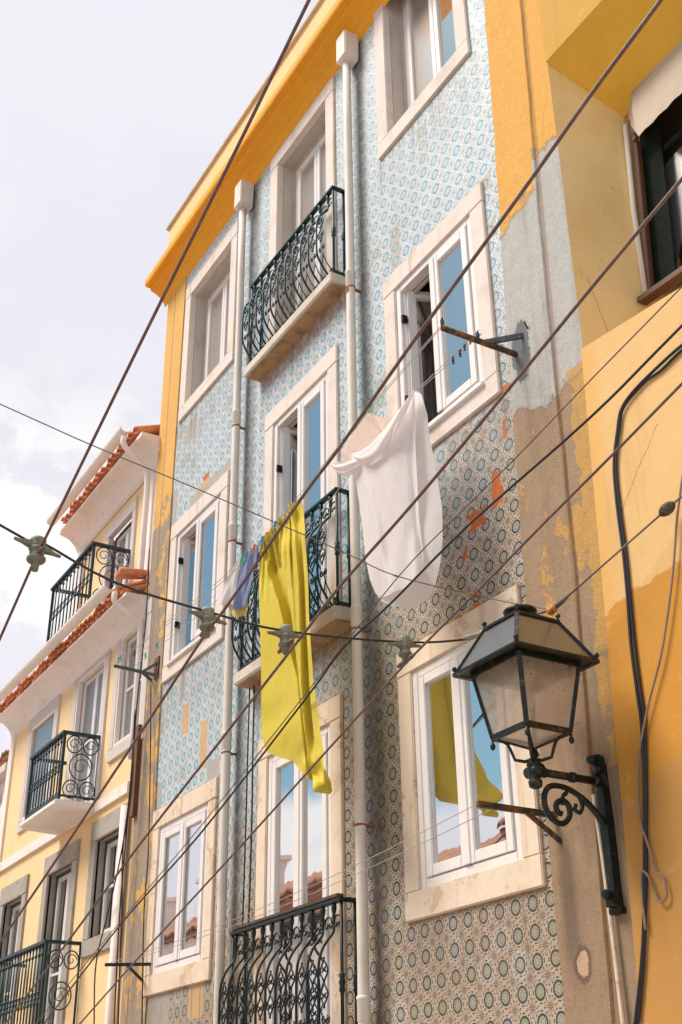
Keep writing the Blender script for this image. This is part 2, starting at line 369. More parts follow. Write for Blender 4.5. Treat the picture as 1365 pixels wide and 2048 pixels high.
# ------------------------------------------------------------------ mesh helper
class MB:
    def __init__(s): s.v = []; s.f = []
    def add(s, vs, fs):
        o = len(s.v); s.v += [tuple(q) for q in vs]; s.f += [tuple(i+o for i in f) for f in fs]; return s
    def box(s, x0, x1, y0, y1, z0, z1):
        vs = [(x, y, z) for x in (x0, x1) for y in (y0, y1) for z in (z0, z1)]
        return s.add(vs, [(0, 1, 3, 2), (4, 6, 7, 5), (0, 4, 5, 1), (2, 3, 7, 6), (0, 2, 6, 4), (1, 5, 7, 3)])
    def quad(s, a, b, c, d): return s.add([a, b, c, d], [(0, 1, 2, 3)])
    def poly(s, pts): return s.add(pts, [tuple(range(len(pts)))])
    def prism(s, pts, d):
        """closed outline pts pushed along vector d"""
        n = len(pts); d = Vector(d); a = [Vector(q) for q in pts]; b = [q+d for q in a]
        return s.add(a+b, [tuple(range(n))[::-1], tuple(range(n, 2*n))]+[(i, (i+1) % n, n+(i+1) % n, n+i) for i in range(n)])
    def tube(s, path, r, n=8, cap=True):
        P = [Vector(q) for q in path]; m = len(P); rs = r if isinstance(r, (list, tuple)) else [r]*m
        T = [(P[min(i+1, m-1)]-P[max(i-1, 0)]).normalized() for i in range(m)]
        a = Vector((0, 0, 1)) if abs(T[0].z) < .9 else Vector((1, 0, 0)); u = T[0].cross(a).normalized(); vs = []
        for i in range(m):
            u = (u-T[i]*u.dot(T[i])); u = u.normalized() if u.length > 1e-6 else T[i].orthogonal().normalized(); w = T[i].cross(u)
            vs += [P[i]+(u*math.cos(2*math.pi*k/n)+w*math.sin(2*math.pi*k/n))*rs[i] for k in range(n)]
        fs = [(i*n+k, i*n+(k+1) % n, (i+1)*n+(k+1) % n, (i+1)*n+k) for i in range(m-1) for k in range(n)]
        if cap: fs += [tuple(range(n))[::-1], tuple(range((m-1)*n, m*n))]
        return s.add(vs, fs)
    def lathe(s, c, prof, n=16, axis=(0, 0, 1)):
        c = Vector(c); ax = Vector(axis).normalized()
        return s.tube([c+ax*h for r_, h in prof], [max(r_, 1e-4) for r_, h in prof], n) if False else s._lathe(c, ax, prof, n)
    def _lathe(s, c, ax, prof, n):
        u = ax.orthogonal().normalized(); w = ax.cross(u); vs = []
        for r_, h in prof: vs += [c+ax*h+(u*math.cos(2*math.pi*k/n)+w*math.sin(2*math.pi*k/n))*max(r_, 1e-4) for k in range(n)]
        m = len(prof); fs = [(i*n+k, i*n+(k+1) % n, (i+1)*n+(k+1) % n, (i+1)*n+k) for i in range(m-1) for k in range(n)]
        return s.add(vs, fs+[tuple(range(n))[::-1], tuple(range((m-1)*n, m*n))])
    def beam(s, a, b, w, h, upv=(0, 0, 1)):
        a = Vector(a); b = Vector(b); t = (b-a).normalized(); u = Vector(upv); sd = t.cross(u).normalized(); u = sd.cross(t)
        vs = [p+sd*i*w/2+u*j*h/2 for p in (a, b) for i, j in ((-1, -1), (1, -1), (1, 1), (-1, 1))]
        return s.add(vs, [(0, 3, 2, 1), (4, 5, 6, 7), (0, 1, 5, 4), (1, 2, 6, 5), (2, 3, 7, 6), (3, 0, 4, 7)])
    def grid(s, fn, nu, nv, closed=False):
        o = len(s.v); s.v += [tuple(fn(i/nu, j/nv)) for j in range(nv+1) for i in range(nu+(0 if closed else 1))]
        w = nu if closed else nu+1
        for j in range(nv):
            for i in range(nu):
                a = o+j*w+i; b = o+j*w+(i+1) % w; s.f.append((a, b, b+w, a+w))
        return s
    def build(s, name, m, parent=None, smooth=False, bevel=0):
        me = bpy.data.meshes.new(name); me.from_pydata(s.v, [], s.f); me.update(); me.validate()
        import bmesh
        bm = bmesh.new(); bm.from_mesh(me); bmesh.ops.recalc_face_normals(bm, faces=bm.faces)
        if bevel: bmesh.ops.bevel(bm, geom=list(bm.edges), offset=bevel, segments=2, affect='EDGES', clamp_overlap=True)
        bm.to_mesh(me); bm.free()
        if smooth:
            for p in me.polygons: p.use_smooth = True
        if m: me.materials.append(m if not isinstance(m, str) else M[m])
        o = bpy.data.objects.new(name, me); C.objects.link(o)
        if parent is not None: par(o, parent)
        return o
ORG = {}
def par(o, p):
    o.parent = p; w = Vector(ORG.get(p.name, (0, 0, 0)))
    o.location = -w; ORG[o.name] = (0, 0, 0)
def tag(o, label, cat, group=None, kind=None):
    if label: o['label'] = label
    if cat: o['category'] = cat
    if group: o['group'] = group
    if kind: o['kind'] = kind
    return o
def thing(name, loc, label, cat, group=None):
    o = bpy.data.objects.new(name, None); C.objects.link(o); o.location = loc; o.empty_display_size = .2; ORG[o.name] = tuple(loc)
    return tag(o, label, cat, group)
def struct(o): o['kind'] = 'structure'; return o
def polyx(pts, z):
    """x of a slanting edge at height z; pts is [(z,x)...] ascending"""
    if z <= pts[0][0]: return pts[0][1]
    for (a, b), (c, d) in zip(pts, pts[1:]):
        if z <= c: return b+(d-b)*(z-a)/(c-a)
    return pts[-1][1]
def wall_grid(mb, x0, x1, z0, z1, holes, y=0):
    xs = sorted({x0, x1, *[h[0] for h in holes], *[h[1] for h in holes]}); zs = sorted({z0, z1, *[h[2] for h in holes], *[h[3] for h in holes]})
    xs = [q for q in xs if x0 <= q <= x1]; zs = [q for q in zs if z0 <= q <= z1]
    for a, b in zip(xs, xs[1:]):
        for c, d in zip(zs, zs[1:]):
            mx, mz = (a+b)/2, (c+d)/2
            if any(h[0] < mx < h[1] and h[2] < mz < h[3] for h in holes): continue
            mb.quad((a, y, c), (b, y, c), (b, y, d), (a, y, d))
def ring_frame(mb, x0, x1, z0, z1, w, y0, y1, wb=None, wt=None):
    """a rectangular frame: two jambs running full height, head and foot butted between them"""
    wb = w if wb is None else wb; wt = w if wt is None else wt
    mb.box(x0, x0+w, y0, y1, z0, z1); mb.box(x1-w, x1, y0, y1, z0, z1)
    mb.box(x0+w, x1-w, y0, y1, z1-wt, z1); mb.box(x0+w, x1-w, y0, y1, z0, z0+wb)
def arc(cx, cz, r, a0, a1, n, y, plane='xz'):
    return [(cx+r*math.cos(R(a0+(a1-a0)*i/n)), y, cz+r*math.sin(R(a0+(a1-a0)*i/n))) for i in range(n+1)]
def spiral(cx, cz, r0, r1, a0, a1, n, y):
    return [(cx+(r0+(r1-r0)*i/n)*math.cos(R(a0+(a1-a0)*i/n)), y, cz+(r0+(r1-r0)*i/n)*math.sin(R(a0+(a1-a0)*i/n))) for i in range(n+1)]

# ------------------------------------------------------------------ ground
struct(MB().box(-140, 140, -200, 200, -.5, 0).build('street', 'asphalt'))
struct(MB().box(-30, 30, -.9, -.02, .002, .13).build('pavement', 'pave'))

# ------------------------------------------------------------------ the tiled building
TB = thing('tiled_building', (-1.2, 1.5, 0), 'four storey building clad in blue and green patterned tiles with an orange cornice', 'building')
ZC = 10.47
COLS = {'l': (-3.93, -2.60), 'm': (-1.85, -.60), 'r': (.12, 1.38)}
# surround outer boxes: (col, z0, z1)
OPEN = []   # inner openings of the surrounds
def op(col, z0, z1, w=.15, wb=.16, wt=.17):
    a, b = COLS[col]; return (a+w, b-w, z0+wb, z1-wt)
S = {'l3': ('l', 2.70, 4.26), 'l2': ('l', 5.48, 7.17), 'l1': ('l', 8.42, 10.22), 'm3': ('m', 2.02, 4.36), 'm2': ('m', 4.95, 7.34), 'm1': ('m', 7.94, 10.42),
     'r3': ('r', 2.73, 4.40), 'r2': ('r', 5.71, 7.46), 'r1': ('r', 8.74, 10.9)}
for k, (c_, z0, z1) in S.items():
    wb = .0 if c_ == 'm' else .16
    OPEN.append((k, op(c_, z0, z1, wb=wb)))
mb = MB(); wall_grid(mb, -4.03, 1.66, 0, 11.2, [o for k, o in OPEN])
mb.box(-4.03, 1.66, .62, 6, 0, 11.2)
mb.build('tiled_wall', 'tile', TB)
# room behind the openings
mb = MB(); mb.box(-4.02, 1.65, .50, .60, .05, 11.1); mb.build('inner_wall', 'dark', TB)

def surround(k, parent, m):
    c_, z0, z1 = S[k]; a, b = COLS[c_]; o = dict(OPEN)[k]; mb = MB()
    wb = o[2]-z0; wt = z1-o[3]; w = .15; d = -.022
    mb.box(a, a+w, d, .05, o[2], z1-wt); mb.box(b-w, b, d, .05, o[2], z1-wt)
    mb.box(a-.004, b+.004, d-.003, .05, z1-wt, z1)
    if wb > .01: mb.box(a-.004, b+.004, d-.003, .05, z0, z0+wb)
    return mb.build('stone_surround', m, parent, bevel=.006)
def pane(parent, x0, x1, z0, z1, y, m='glass'): return MB().box(x0, x1, y, y+.006, z0, z1).build('pane', m, parent)
def pvc_window(k, kind):
    """white frame almost flush with the stone, two casements"""
    a, b, z0, z1 = dict(OPEN)[k]; y = .0
    mb = MB(); ring_frame(mb, a, b, z0, z1, .055, y-.005, y+.07)
    mb.box(a+.055, a+.068, y+.02, y+.07, z0+.055, z1-.055); mb.box(b-.068, b-.055, y+.02, y+.07, z0+.055, z1-.055)
    w = mb.build('window', 'pvc', TB, bevel=.004)
    mat_s = 'stone' if not k.endswith('3') else 'stone_low'
    surround(k, w, M[mat_s])
    xm = (a+b)/2; g = .07
    a1, b1, c1, d1 = a+g, b-g, z0+g*.85, z1-g*.85
    def sash(x0, x1, yy=0., dx=0):
        mb = MB(); ring_frame(mb, x0, x1, c1, d1, .062, y-.012+yy, y+.04+yy, .065, .062)
        mb.box(x0+.062, x0+.07, y+.006+yy, y+.03+yy, c1+.065, d1-.062); mb.box(x1-.07, x1-.062, y+.006+yy, y+.03+yy, c1+.065, d1-.062)
        s_ = mb.build('sash', 'pvc', w, bevel=.004); pane(w, x0+.07, x1-.07, c1+.065, d1-.062, y+.012+yy); return s_
    sash(xm+.002, b1)
    MB().box(xm-.03, xm+.03, y-.02, y-.006, c1, d1).build('meeting_stile', 'pvc', w, bevel=.004)
    if kind == 'closed': sash(a1, xm-.002)
    else:
        # left casement swung inwards about its left jamb
        L = xm-a1; ang = R(66); ca, sa = math.cos(ang), math.sin(ang)
        def X(u, t): return (a1+.03+u*ca-t*sa, y+.03+u*sa+t*ca)
        mb = MB()
        for (u0, u1, zz0, zz1) in ((0, .06, c1, d1), (L-.06, L, c1, d1), (.06, L-.06, c1, c1+.065), (.06, L-.06, d1-.062, d1)):
            vs = []
            for u_ in (u0, u1):
                for t_ in (0, .05):
                    px, py = X(u_, t_)
                    for zq in (zz0, zz1): vs.append((px, py, zq))
            mb.add(vs, [(0, 1, 3, 2), (4, 6, 7, 5), (0, 4, 5, 1), (2, 3, 7, 6), (0, 2, 6, 4), (1, 5, 7, 3)])
        mb.build('sash', 'pvc', w)
        p0, p1 = X(.06, .02), X(L-.06, .02)
        MB().quad((*p0, c1+.065), (*p1, c1+.065), (*p1, d1-.062), (*p0, d1-.062)).build('pane', 'glass', w)
        hz = MB()
        for q in (.25, .8): hz.box(a1-.004, a1+.02, y-.016, y+.03, c1+(d1-c1)*q-.03, c1+(d1-c1)*q+.03)
        hz.build('hinge', 'iron_low', w)
        mb = MB(); ring_frame(mb, a+.068, b-.068, z0+.056, z1-.056, .03, y+.072, y+.09); mb.build('inner_rebate', 'blind', w)
    if k in ('l2', 'r2'):
        MB().box(a-.02, b+.02, -.05, -.02, z0-.035, z0-.002).build('sill', 'pvc' if k[1] == '2' else 'stone_low', w, bevel=.006)
    return w
for k in ('l3', 'm3', 'r3'): pvc_window(k, 'closed')
for k in ('l2', 'm2', 'r2'): pvc_window(k, 'open')
def deep_window(k):
    a, b, z0, z1 = dict(OPEN)[k]; D = .17
    mb = MB()  # the reveal lining
    mb.box(a-.03, a, .05, D+.1, z0, z1); mb.box(b, b+.03, .05, D+.1, z0, z1); mb.box(a-.03, b+.03, .05, D+.1, z1, z1+.03); mb.box(a-.03, b+.03, .05, D+.1, z0-.03, z0)
    fr = MB(); ring_frame(fr, a+.03, b-.03, z0+.01, z1-.03, .06, D, D+.06)
    w = fr.build('window', 'pvc', TB, bevel=.004)
    mb.build('reveal', 'reveal', w); surround(k, w, M['stone'])
    MB().box(a, a+.03, D-.01, D+.07, z0, z1).box(a+.03, b-.03, D-.01, D+.07, z1-.03, z1).build('rebate', 'reveal', w)
    xm = (a+b)/2
    for x0, x1 in ((a+.095, xm-.003), (xm+.003, b-.095)):
        mb = MB(); ring_frame(mb, x0, x1, z0+.075, z1-.095, .05, D-.012, D+.03); mb.build('sash', 'pvc', w, bevel=.003)
        pane(w, x0+.05, x1-.05, z0+.125, z1-.145, D+.012, 'glass' if k == 'r1' and x0 > xm else 'glass_grey')
for k in ('l1', 'm1', 'r1'): deep_window(k)

# cornice and parapet
mb = MB()
prof = [(0, ZC-.03), (-.02, ZC), (-.05, ZC+.06), (-.12, ZC+.11), (-.20, ZC+.14), (-.205, ZC+.17), (-.27, ZC+.175), (-.28, ZC+.20), (-.28, ZC+.27), (-.24, ZC+.30), (-.10, ZC+.36), (-.05, ZC+.40), (0, ZC+.40)]
mb.prism([(-4.62, y, z) for y, z in prof], (8, 0, 0)); mb.build('cornice', 'cornice', TB)
mb = MB(); mb.box(-4.55, 3.4, -.05, .3, ZC+.402, ZC+1.10); mb.build('parapet', 'parapet', TB)
MB().box(-4.58, 3.4, -.085, .33, ZC+1.102, ZC+1.14).build('coping', 'reveal', TB)
# far pilaster
mb = MB(); mb.prism([(polyx([(2, -4.42), (3, -4.42), (10.5, -4.50)], z), -.015, z) for z in (0, 3, 6, 9, ZC+.05)]+[(-3.955+q, -.015, z) for z, q in ((ZC+.05, -.03), (7.8, -.05), (4.9, 0.0), (2.7, .10), (0, .12))], (0, 1.2, 0))
mb.build('pilaster', 'coll', TB)
# near pilaster: two planes with a groove between them
LE = [(0, 1.40), (2.1, 1.445), (4.28, 1.445), (5.8, 1.49), (6.92, 1.54), (9.07, 1.603), (10.6, 1.65)]
GR = [(0, 1.70), (2.08, 1.775), (4.26, 1.875), (5.7, 1.893), (8.66, 1.985), (10.6, 2.03)]
RE = [(0, 1.90), (2.05, 1.96), (3.77, 2.05), (5.56, 2.135), (7.85, 2.155), (10.6, 2.21)]
zs = [i*.25 for i in range(0, 43)]
mb = MB()
for z0, z1 in zip(zs, zs[1:]):
    j0, j1 = [.004*math.sin(z*9.1)+.003*math.sin(z*23) for z in (z0, z1)]
    for A, B, d0, d1 in ((LE, None, 0, 0),):
        l0, l1 = polyx(LE, z0)+j0, polyx(LE, z1)+j1; g0, g1 = polyx(GR, z0)+j1, polyx(GR, z1)+j1
        g0 = polyx(GR, z0)+j0; r0, r1 = polyx(RE, z0)+.001, polyx(RE, z1)+.001
        mb.quad((l0, .01, z0), (l0, -.018, z0), (l1, -.018, z1), (l1, .01, z1))
        mb.quad((l0, -.018, z0), (g0-.008, -.024, z0), (g1-.008, -.024, z1), (l1, -.018, z1))
        mb.quad((g0-.008, -.024, z0), (g0+.004, -.010, z0), (g1+.004, -.010, z1), (g1-.008, -.024, z1))
        mb.quad((g0+.004, -.010, z0), (g0+.02, -.012, z0), (g1+.02, -.012, z1), (g1+.004, -.010, z1))
        mb.quad((g0+.02, -.012, z0), (r0, -.012, z0), (r1, -.012, z1), (g1+.02, -.012, z1))
mb.build('pilaster', 'colr', TB)

# downpipes with hopper heads
def downpipe(x0, x1, zt, zb, y, coll, hop):
    pts = [(x0+(x1-x0)*i/12+.004*math.sin(i), y, zt+(zb-zt)*i/12) for i in range(13)]
    p = MB().tube(pts, .036, 16).build('downpipe', 'pipe', TB, smooth=True)
    for z in coll:
        x = x0+(x1-x0)*(z-zt)/(zb-zt)
        MB().lathe((x, y, z), [(.037, -.06), (.0405, -.055), (.0405, .06), (.044, .065), (.044, .08), (.037, .085)], 16).build('socket', 'pipe', p, smooth=True)
        MB().lathe((x, y, z-.085), [(.038, -.007), (.041, -.005), (.041, .006), (.038, .008)], 16).box(x-.01, x+.01, y, .01, z-.093, z-.077).build('clip', 'rust', p)
    hx, z0, z1 = hop; W_ = .078; F_ = -.165
    mb = MB(); mb.add([(hx-W_, F_, z0), (hx+W_, F_, z0), (hx+W_, -.02, z0-.03), (hx-W_, -.02, z0-.03), (hx-W_, F_, z1), (hx+W_, F_, z1), (hx+W_, -.01, z1), (hx-W_, -.01, z1)],
           [(0, 1, 2, 3), (4, 7, 6, 5), (0, 4, 5, 1), (1, 5, 6, 2), (2, 6, 7, 3), (3, 7, 4, 0)])
    mb.build('hopper_head', 'pipe', p, bevel=.008)
downpipe(-.24, -.26, 10.3, 0, -.09, (7.72, 4.78, 3.45, 2.28), (-.22, 10.20, 10.50))
downpipe(-2.34, -2.24, 10.2, 0, -.09, (7.55, 6.35, 4.45), (-2.32, 10.14, 10.44))
MB().lathe((-.25, -.09, 7.60), [(.037, -.03), (.039, -.02), (.039, .02), (.037, .03)], 16).build('rust_band', 'rust', TB)

# ------------------------------------------------------------------ bowed iron balconies
def motif(mb, cx, cz, y, s=1.):
    """two hearts of scrolls tip to tip"""
    for sg in (1, -1):
        for h in (1, -1):
            mb.tube([(cx+h*a*s, y, cz+sg*b*s) for a, b in ((0, .004), (.020, .030), (.044, .052), (.050, .078), (.036, .098), (.014, .092), (.010, .074), (.024, .066))], .0062, 5)
            mb.tube([(cx+h*a*s, y, cz+sg*b*s) for a, b in ((.036, .098), (.022, .118), (.006, .134), (0, .150))], .006, 5)
        mb.lathe((cx, y, cz+sg*.152*s), [(.002, -.008), (.010, 0), (.002, .008)], 6)
    mb.lathe((cx, y, cz), [(.003, -.008), (.009, 0), (.003, .008)], 6)
def bow_balcony(zs, mname):
    zr = zs+.935; yf = -.115; x0, x1 = -2.0, -.46; n = 11; bow = .115
    sl = MB(); sl.prism([(x0-.03, -.165, zs-.015), (x0-.03, -.165, zs-.105), (x0-.03, -.150, zs-.115), (x0-.03, 0, zs-.105), (x0-.03, 0, zs-.015)], (x1-x0+.06, 0, 0))
    b = sl.build('balcony', 'slab', TB, bevel=.006)
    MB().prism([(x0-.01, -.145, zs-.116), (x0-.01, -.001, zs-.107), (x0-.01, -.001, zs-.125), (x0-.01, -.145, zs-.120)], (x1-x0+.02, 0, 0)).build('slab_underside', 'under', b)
    hr = MB(); hr.box(x0-.02, x1+.02, yf-.022, yf+.022, zr-.012, zr+.014); hr.box(x0-.022, x0+.016, yf+.022, .0, zr-.012, zr+.014); hr.box(x1-.016, x1+.022, yf+.022, .0, zr-.012, zr+.014)
    hr.build('handrail', mname, b, bevel=.004)
    br = MB(); br.box(x0-.015, x1+.015, yf-.016, yf+.016, zs+.01, zs+.03); br.box(x0-.015, x0+.012, yf+.016, .0, zs+.01, zs+.03); br.box(x1-.012, x1+.015, yf+.016, .0, zs+.01, zs+.03)
    br.build('bottom_rail', mname, b)
    for xx, yy in ((x0, yf), (x1, yf), (x1, -.015), (x0, -.015)):
        mb = MB(); mb.tube([(xx, yy, zs), (xx, yy, zr)], .011, 8)
        mb.lathe((xx, yy, zs+.45), [(.011, -.06), (.02, -.045), (.015, -.02), (.022, 0), (.015, .02), (.02, .045), (.011, .06)], 8)
        mb.build('post', mname, b, smooth=True)
    prof = [(.0, .0), (.0, -.17), (.012, -.195), (.05, -.235), (.085, -.285), (.107, -.345), (bow, -.41), (bow, -.66), (.108, -.72), (.085, -.78), (.05, -.835), (.018, -.875), (0, -.90), (0, -.925)]
    prof = [(a, c*.995) for a, c in prof]
    # smooth the outline of a bar
    def sm(p):
        for _ in range(1):
            q = [p[0]]
            for u_, w_ in zip(p, p[1:]): q += [((u_[0]*3+w_[0])/4, (u_[1]*3+w_[1])/4), ((u_[0]+w_[0]*3)/4, (u_[1]+w_[1]*3)/4)]
            p = q+[p[-1]]
        return p
    pr = sm(prof); sp = (x1-x0)/n
    for i in range(n):
        x = x0+sp*(i+.0 if i else .0)+.001 if False else x0+sp*(i+.35)
        mb = MB(); mb.tube([(x, yf-a, zr+c) for a, c in pr], .0098, 6)
        mb.lathe((x, yf, zr-.055), [(.008, -.05), (.014, -.04), (.010, -.02), (.016, .0), (.019, .025), (.014, .042)], 8)
        mb.build('baluster', mname, b, smooth=True)
    for i in range(n):
        g = MB(); xc = x0+sp*(i+.85) if i < n-1 else x1-.045
        g.tube(arc(xc, zr-.13, .045, 0, 180, 8, yf), .0065, 5)
        for h in (1, -1): g.tube(spiral(xc+h*.022, zr-.135, .022, .008, 0 if h > 0 else 180, -230 if h > 0 else 410, 8, yf), .0065, 5)
        g.build('top_scroll', mname, b, smooth=True)
        g = MB(); xc = x0+sp*(i+.85); motif(g, xc, zr-.49, yf-bow, .92); g.build('heart_scroll', mname, b, smooth=True)
        g = MB()
        for h in (1, -1):
            g.tube(spiral(xc+h*.022, zr-.70, .024, .008, 90, 90-h*380, 9, yf-bow+.01), .0065, 5)
            g.tube(spiral(xc+h*.022, zs+.055, .024, .008, 270, 270-h*380, 9, yf-.004), .0055, 5)
        g.tube([(xc, yf-bow+.012, zr-.70), (xc, yf-bow+.03, zr-.77), (xc+.0, yf-.05, zr-.84), (xc, yf-.01, zs+.05)], .005, 5)
        g.tube([(xc, yf-bow+.025, zr-.76), (xc-.045, yf-.075, zr-.82)], .0045, 5)
        g.build('bottom_scroll', mname, b, smooth=True)
    return b
bow_balcony(7.93, 'iron'); bow_balcony(4.95, 'iron'); b3 = bow_balcony(2.01, 'iron_low')
b3['label'] = 'black iron balcony with a peeling wooden rail'
MB().box(-1.98, -.47, -.14, -.09, 2.962, 2.985).build('rail_cap', 'woodbar', b3, bevel=.004)

# ------------------------------------------------------------------ right hand building
RB = thing('ochre_building', (3.2, 1.5, 0), 'ochre and cream rendered building with a deep set dark window, right of the tiled facade', 'building')
mb = MB(); YR = -.028
JZ0, JZ1 = 5.56, 7.86
for z0, z1 in zip([0, 1, 2.05, 3, 3.77, 4.6, 5.56], [1, 2.05, 3, 3.77, 4.6, 5.56]):
    a0, a1 = polyx(RE, z0), polyx(RE, z1)
    mb.quad((a0, YR, z0), (6, YR, z0-.0), (6, YR, z1 if z1 < 5.5 else 5.1), (a1, YR, z1)); mb.quad((a0, .05, z0), (a0, YR, z0), (a1, YR, z1), (a1, .05, z1))
for z0, z1 in ((7.86, 9), (9, 11.3)):
    a0, a1 = polyx(RE, z0), polyx(RE, z1)
    mb.quad((a0, YR, z0), (6, YR, z0), (6, YR, z1), (a1, YR, z1)); mb.quad((a0, .05, z0), (a0, YR, z0), (a1, YR, z1), (a1, .05, z1))
mb.quad((4.4, YR, 5.1), (6, YR, 5.1), (6, YR, 7.86), (4.4, YR, 7.86))
mb.box(2.25, 6, .9, 6, 0, 11.3)
mb.build('rendered_wall', 'rwall', RB)
# sloping ledge under the window, splayed jamb and soffit
YI = .45
MB().quad((2.135, YR, 5.56), (6, YR, 5.1), (6, YI+.3, 5.6), (2.24, YI+.3, 5.98)).build('window_ledge', 'rwall', RB)
def jx(z): return 2.135+(z-5.56)*.0087
mb = MB(); N = 8
for i in range(N):
    z0 = JZ0+(JZ1-JZ0)*i/N; z1 = JZ0+(JZ1-JZ0)*(i+1)/N
    w0 = 5.80+(7.47-5.80)*i/N; w1 = 5.80+(7.47-5.80)*(i+1)/N
    mb.quad((polyx(RE, z0), -.012, z0), (2.245+.04*(w0-5.98), YI, w0), (2.245+.04*(w1-5.98), YI, w1), (polyx(RE, z1), -.012, z1))
    mb.quad((2.245+.04*(w0-5.98), YI, w0), (2.245+.04*(w0-5.98), YI+.4, w0), (2.245+.04*(w1-5.98), YI+.4, w1), (2.245+.04*(w1-5.98), YI, w1))
mb.build('window_jamb', 'jamb', RB)
MB().quad((jx(JZ1), YR, JZ1), (4.4, YR, JZ1), (4.2, YI+.1, 7.46), (2.30, YI+.001, 7.47)).quad((2.30, YI, 7.47), (4.2, YI+.1, 7.46), (4.2, .9, 7.46), (2.3, .9, 7.47)).build('window_soffit', 'soffit', RB)
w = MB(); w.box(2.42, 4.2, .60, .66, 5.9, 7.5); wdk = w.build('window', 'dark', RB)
fr = MB(); fr.beam(hit(1275, 285, 'y', .46), hit(1304, 588, 'y', .46), .034, .04, (0, -1, 0)); fr.build('wooden_jamb', 'wood', wdk, bevel=.004)
fr = MB(); fr.tube([hit(1252, 250, 'y', .43), hit(1268, 420, 'y', .43), hit(1293, 600, 'y', .43)], .018, 10); fr.build('pale_batten', 'pipe', wdk, smooth=True)
MB().quad(hit(1280, 270, 'y', .50), hit(1318, 235, 'y', .52), hit(1352, 545, 'y', .52), hit(1308, 590, 'y', .50)).build('shutter', 'shutter', wdk)
fr = MB(); fr.beam(hit(1284, 603, 'y', .40), hit(1420, 508, 'y', .40), .07, .035, (0, 0, 1)); fr.build('wooden_sill', 'wood', wdk)
fr = MB(); fr.beam(hit(1318, 300, 'y', .55), hit(1350, 560, 'y', .55), .03, .03, (0, -1, 0)); fr.beam(hit(1316, 310, 'y', .55), hit(1420, 215, 'y', .55), .03, .03, (0, -1, 0)); fr.build('casement_frame', 'iron_low', wdk)
MB().quad(hit(1330, 330, 'y', .58), hit(1365, 290, 'y', .58), hit(1400, 330, 'y', .58), hit(1350, 545, 'y', .58)).build('pane', 'darkframe', wdk)
aw = MB(); A = [hit(1265, 185, 'y', .40), hit(1420, 20, 'y', .40), hit(1420, 128, 'y', .30), hit(1278, 272, 'y', .30)]
def awf(u, t):
    top = A[0].lerp(A[1], u); bot = A[3].lerp(A[2], u); p = top.lerp(bot, t); p.y -= .02*math.sin(t*3.1)+.004*math.sin(u*30+t*5)*t; return p
aw.grid(awf, 20, 10); aw.box(A[0].x-.0, A[1].x, .39, .45, 7.50, 7.60)
aw.build('window_valance', 'canvas', RB, smooth=True)
MB().quad(hit(1258, 192, 'y', .44), hit(1266, 183, 'y', .40), hit(1278, 272, 'y', .30), hit(1257, 243, 'y', .44)).build('valance_return', 'canvas', RB)
MB().beam(hit(1262, 240, 'y', .42), hit(1272, 280, 'y', .42), .03, .02, (0, -1, 0)).build('blind_bracket', 'rustiron', RB)

# ------------------------------------------------------------------ wall lamp
LX, LY = 1.90, -.45
LP = thing('wall_lamp', (1.9, 0, 3.0), 'dark green iron street lantern with dirty panes on a scrolled wall bracket', 'street lamp')
def sq(h, z, dy=0): return [(LX+h, LY-h, z), (LX+h, LY+h, z), (LX-h, LY+h, z), (LX-h, LY-h, z)]
ZB, ZE, ZT = 3.305, 3.635, 3.865; hb, he, hE, hT = .132, .185, .247, .13
B0, B1, E0, T0 = sq(hb, ZB), sq(he, ZE), sq(hE, ZE+.005), sq(hT, ZT)
for i in range(4):
    j = (i+1) % 4
    MB().quad(B0[i], B0[j], B1[j], B1[i]).build('glass_pane', 'lampglass', LP)
    MB().quad(E0[i], E0[j], T0[j], T0[i]).build('roof_pane', 'roofglass', LP)
tip = Vector((LX, LY, 3.235))
for i in range(4):
    j = (i+1) % 4; MB().poly([B0[i], B0[j], tip]).build('bottom_pane', 'lampglass', LP)
MB().lathe((LX, LY, 3.63), [(.05, 0), (.055, -.02), (.04, -.05), (.022, -.07), (.022, -.10), (.035, -.13), (.036, -.17), (.02, -.20)], 14).build('bulb_holder', 'tape', LP, smooth=True)
mb = MB()
for i in range(4):
    j = (i+1) % 4
    mb.beam(B0[i], B1[i], .024, .018); mb.beam(B0[i], B0[j], .014, .028)
    mb.beam(B1[i], B1[j], .02, .035); mb.tube([B0[i], tip], .008, 6)
mb.build('lantern_frame', 'lampiron', LP)
mb = MB()
for i in range(4):
    j = (i+1) % 4
    mb.beam(E0[i], E0[j], .03, .012); mb.beam(T0[i], T0[j], .025, .014); mb.beam(E0[i], T0[i], .022, .012)
    a, b, c, d = [Vector(q) for q in (E0[i], E0[j], B1[j], B1[i])]
    mb.prism([a, b, c+Vector((0, 0, .02)), d+Vector((0, 0, .02))], (0, 0, -.006))
    mid = Vector(E0[i]).lerp(Vector(T0[i]), .30); 
mb.prism([tuple(Vector(q)*1) for q in T0], (0, 0, .01))
mb.build('roof_frame', 'lampiron', LP)
for q in E0+T0: MB().lathe((q[0], q[1], q[2]+.006), [(.004, 0), (.004, .012), (.013, .022), (.011, .034), (.003, .04)], 8).build('finial', 'lampiron', LP, smooth=True)
for q in B0: MB().lathe((q[0], q[1], q[2]-.015), [(.004, -.045), (.012, -.035), (.013, -.02), (.006, -.01), (.008, 0)], 8).build('drop_finial', 'lampiron', LP, smooth=True)
MB().lathe((LX, LY, ZT+.01), [(.075, 0), (.066, .015), (.045, .035), (.048, .045), (.082, .056), (.086, .066), (.082, .074), (.06, .078), (.03, .074)], 28).build('chimney_cap', 'lampiron', LP, smooth=True)
ZJ = 3.13
mb = MB(); mb.tube([(LX, LY, 3.24), (LX, LY, ZJ)], .012, 8)
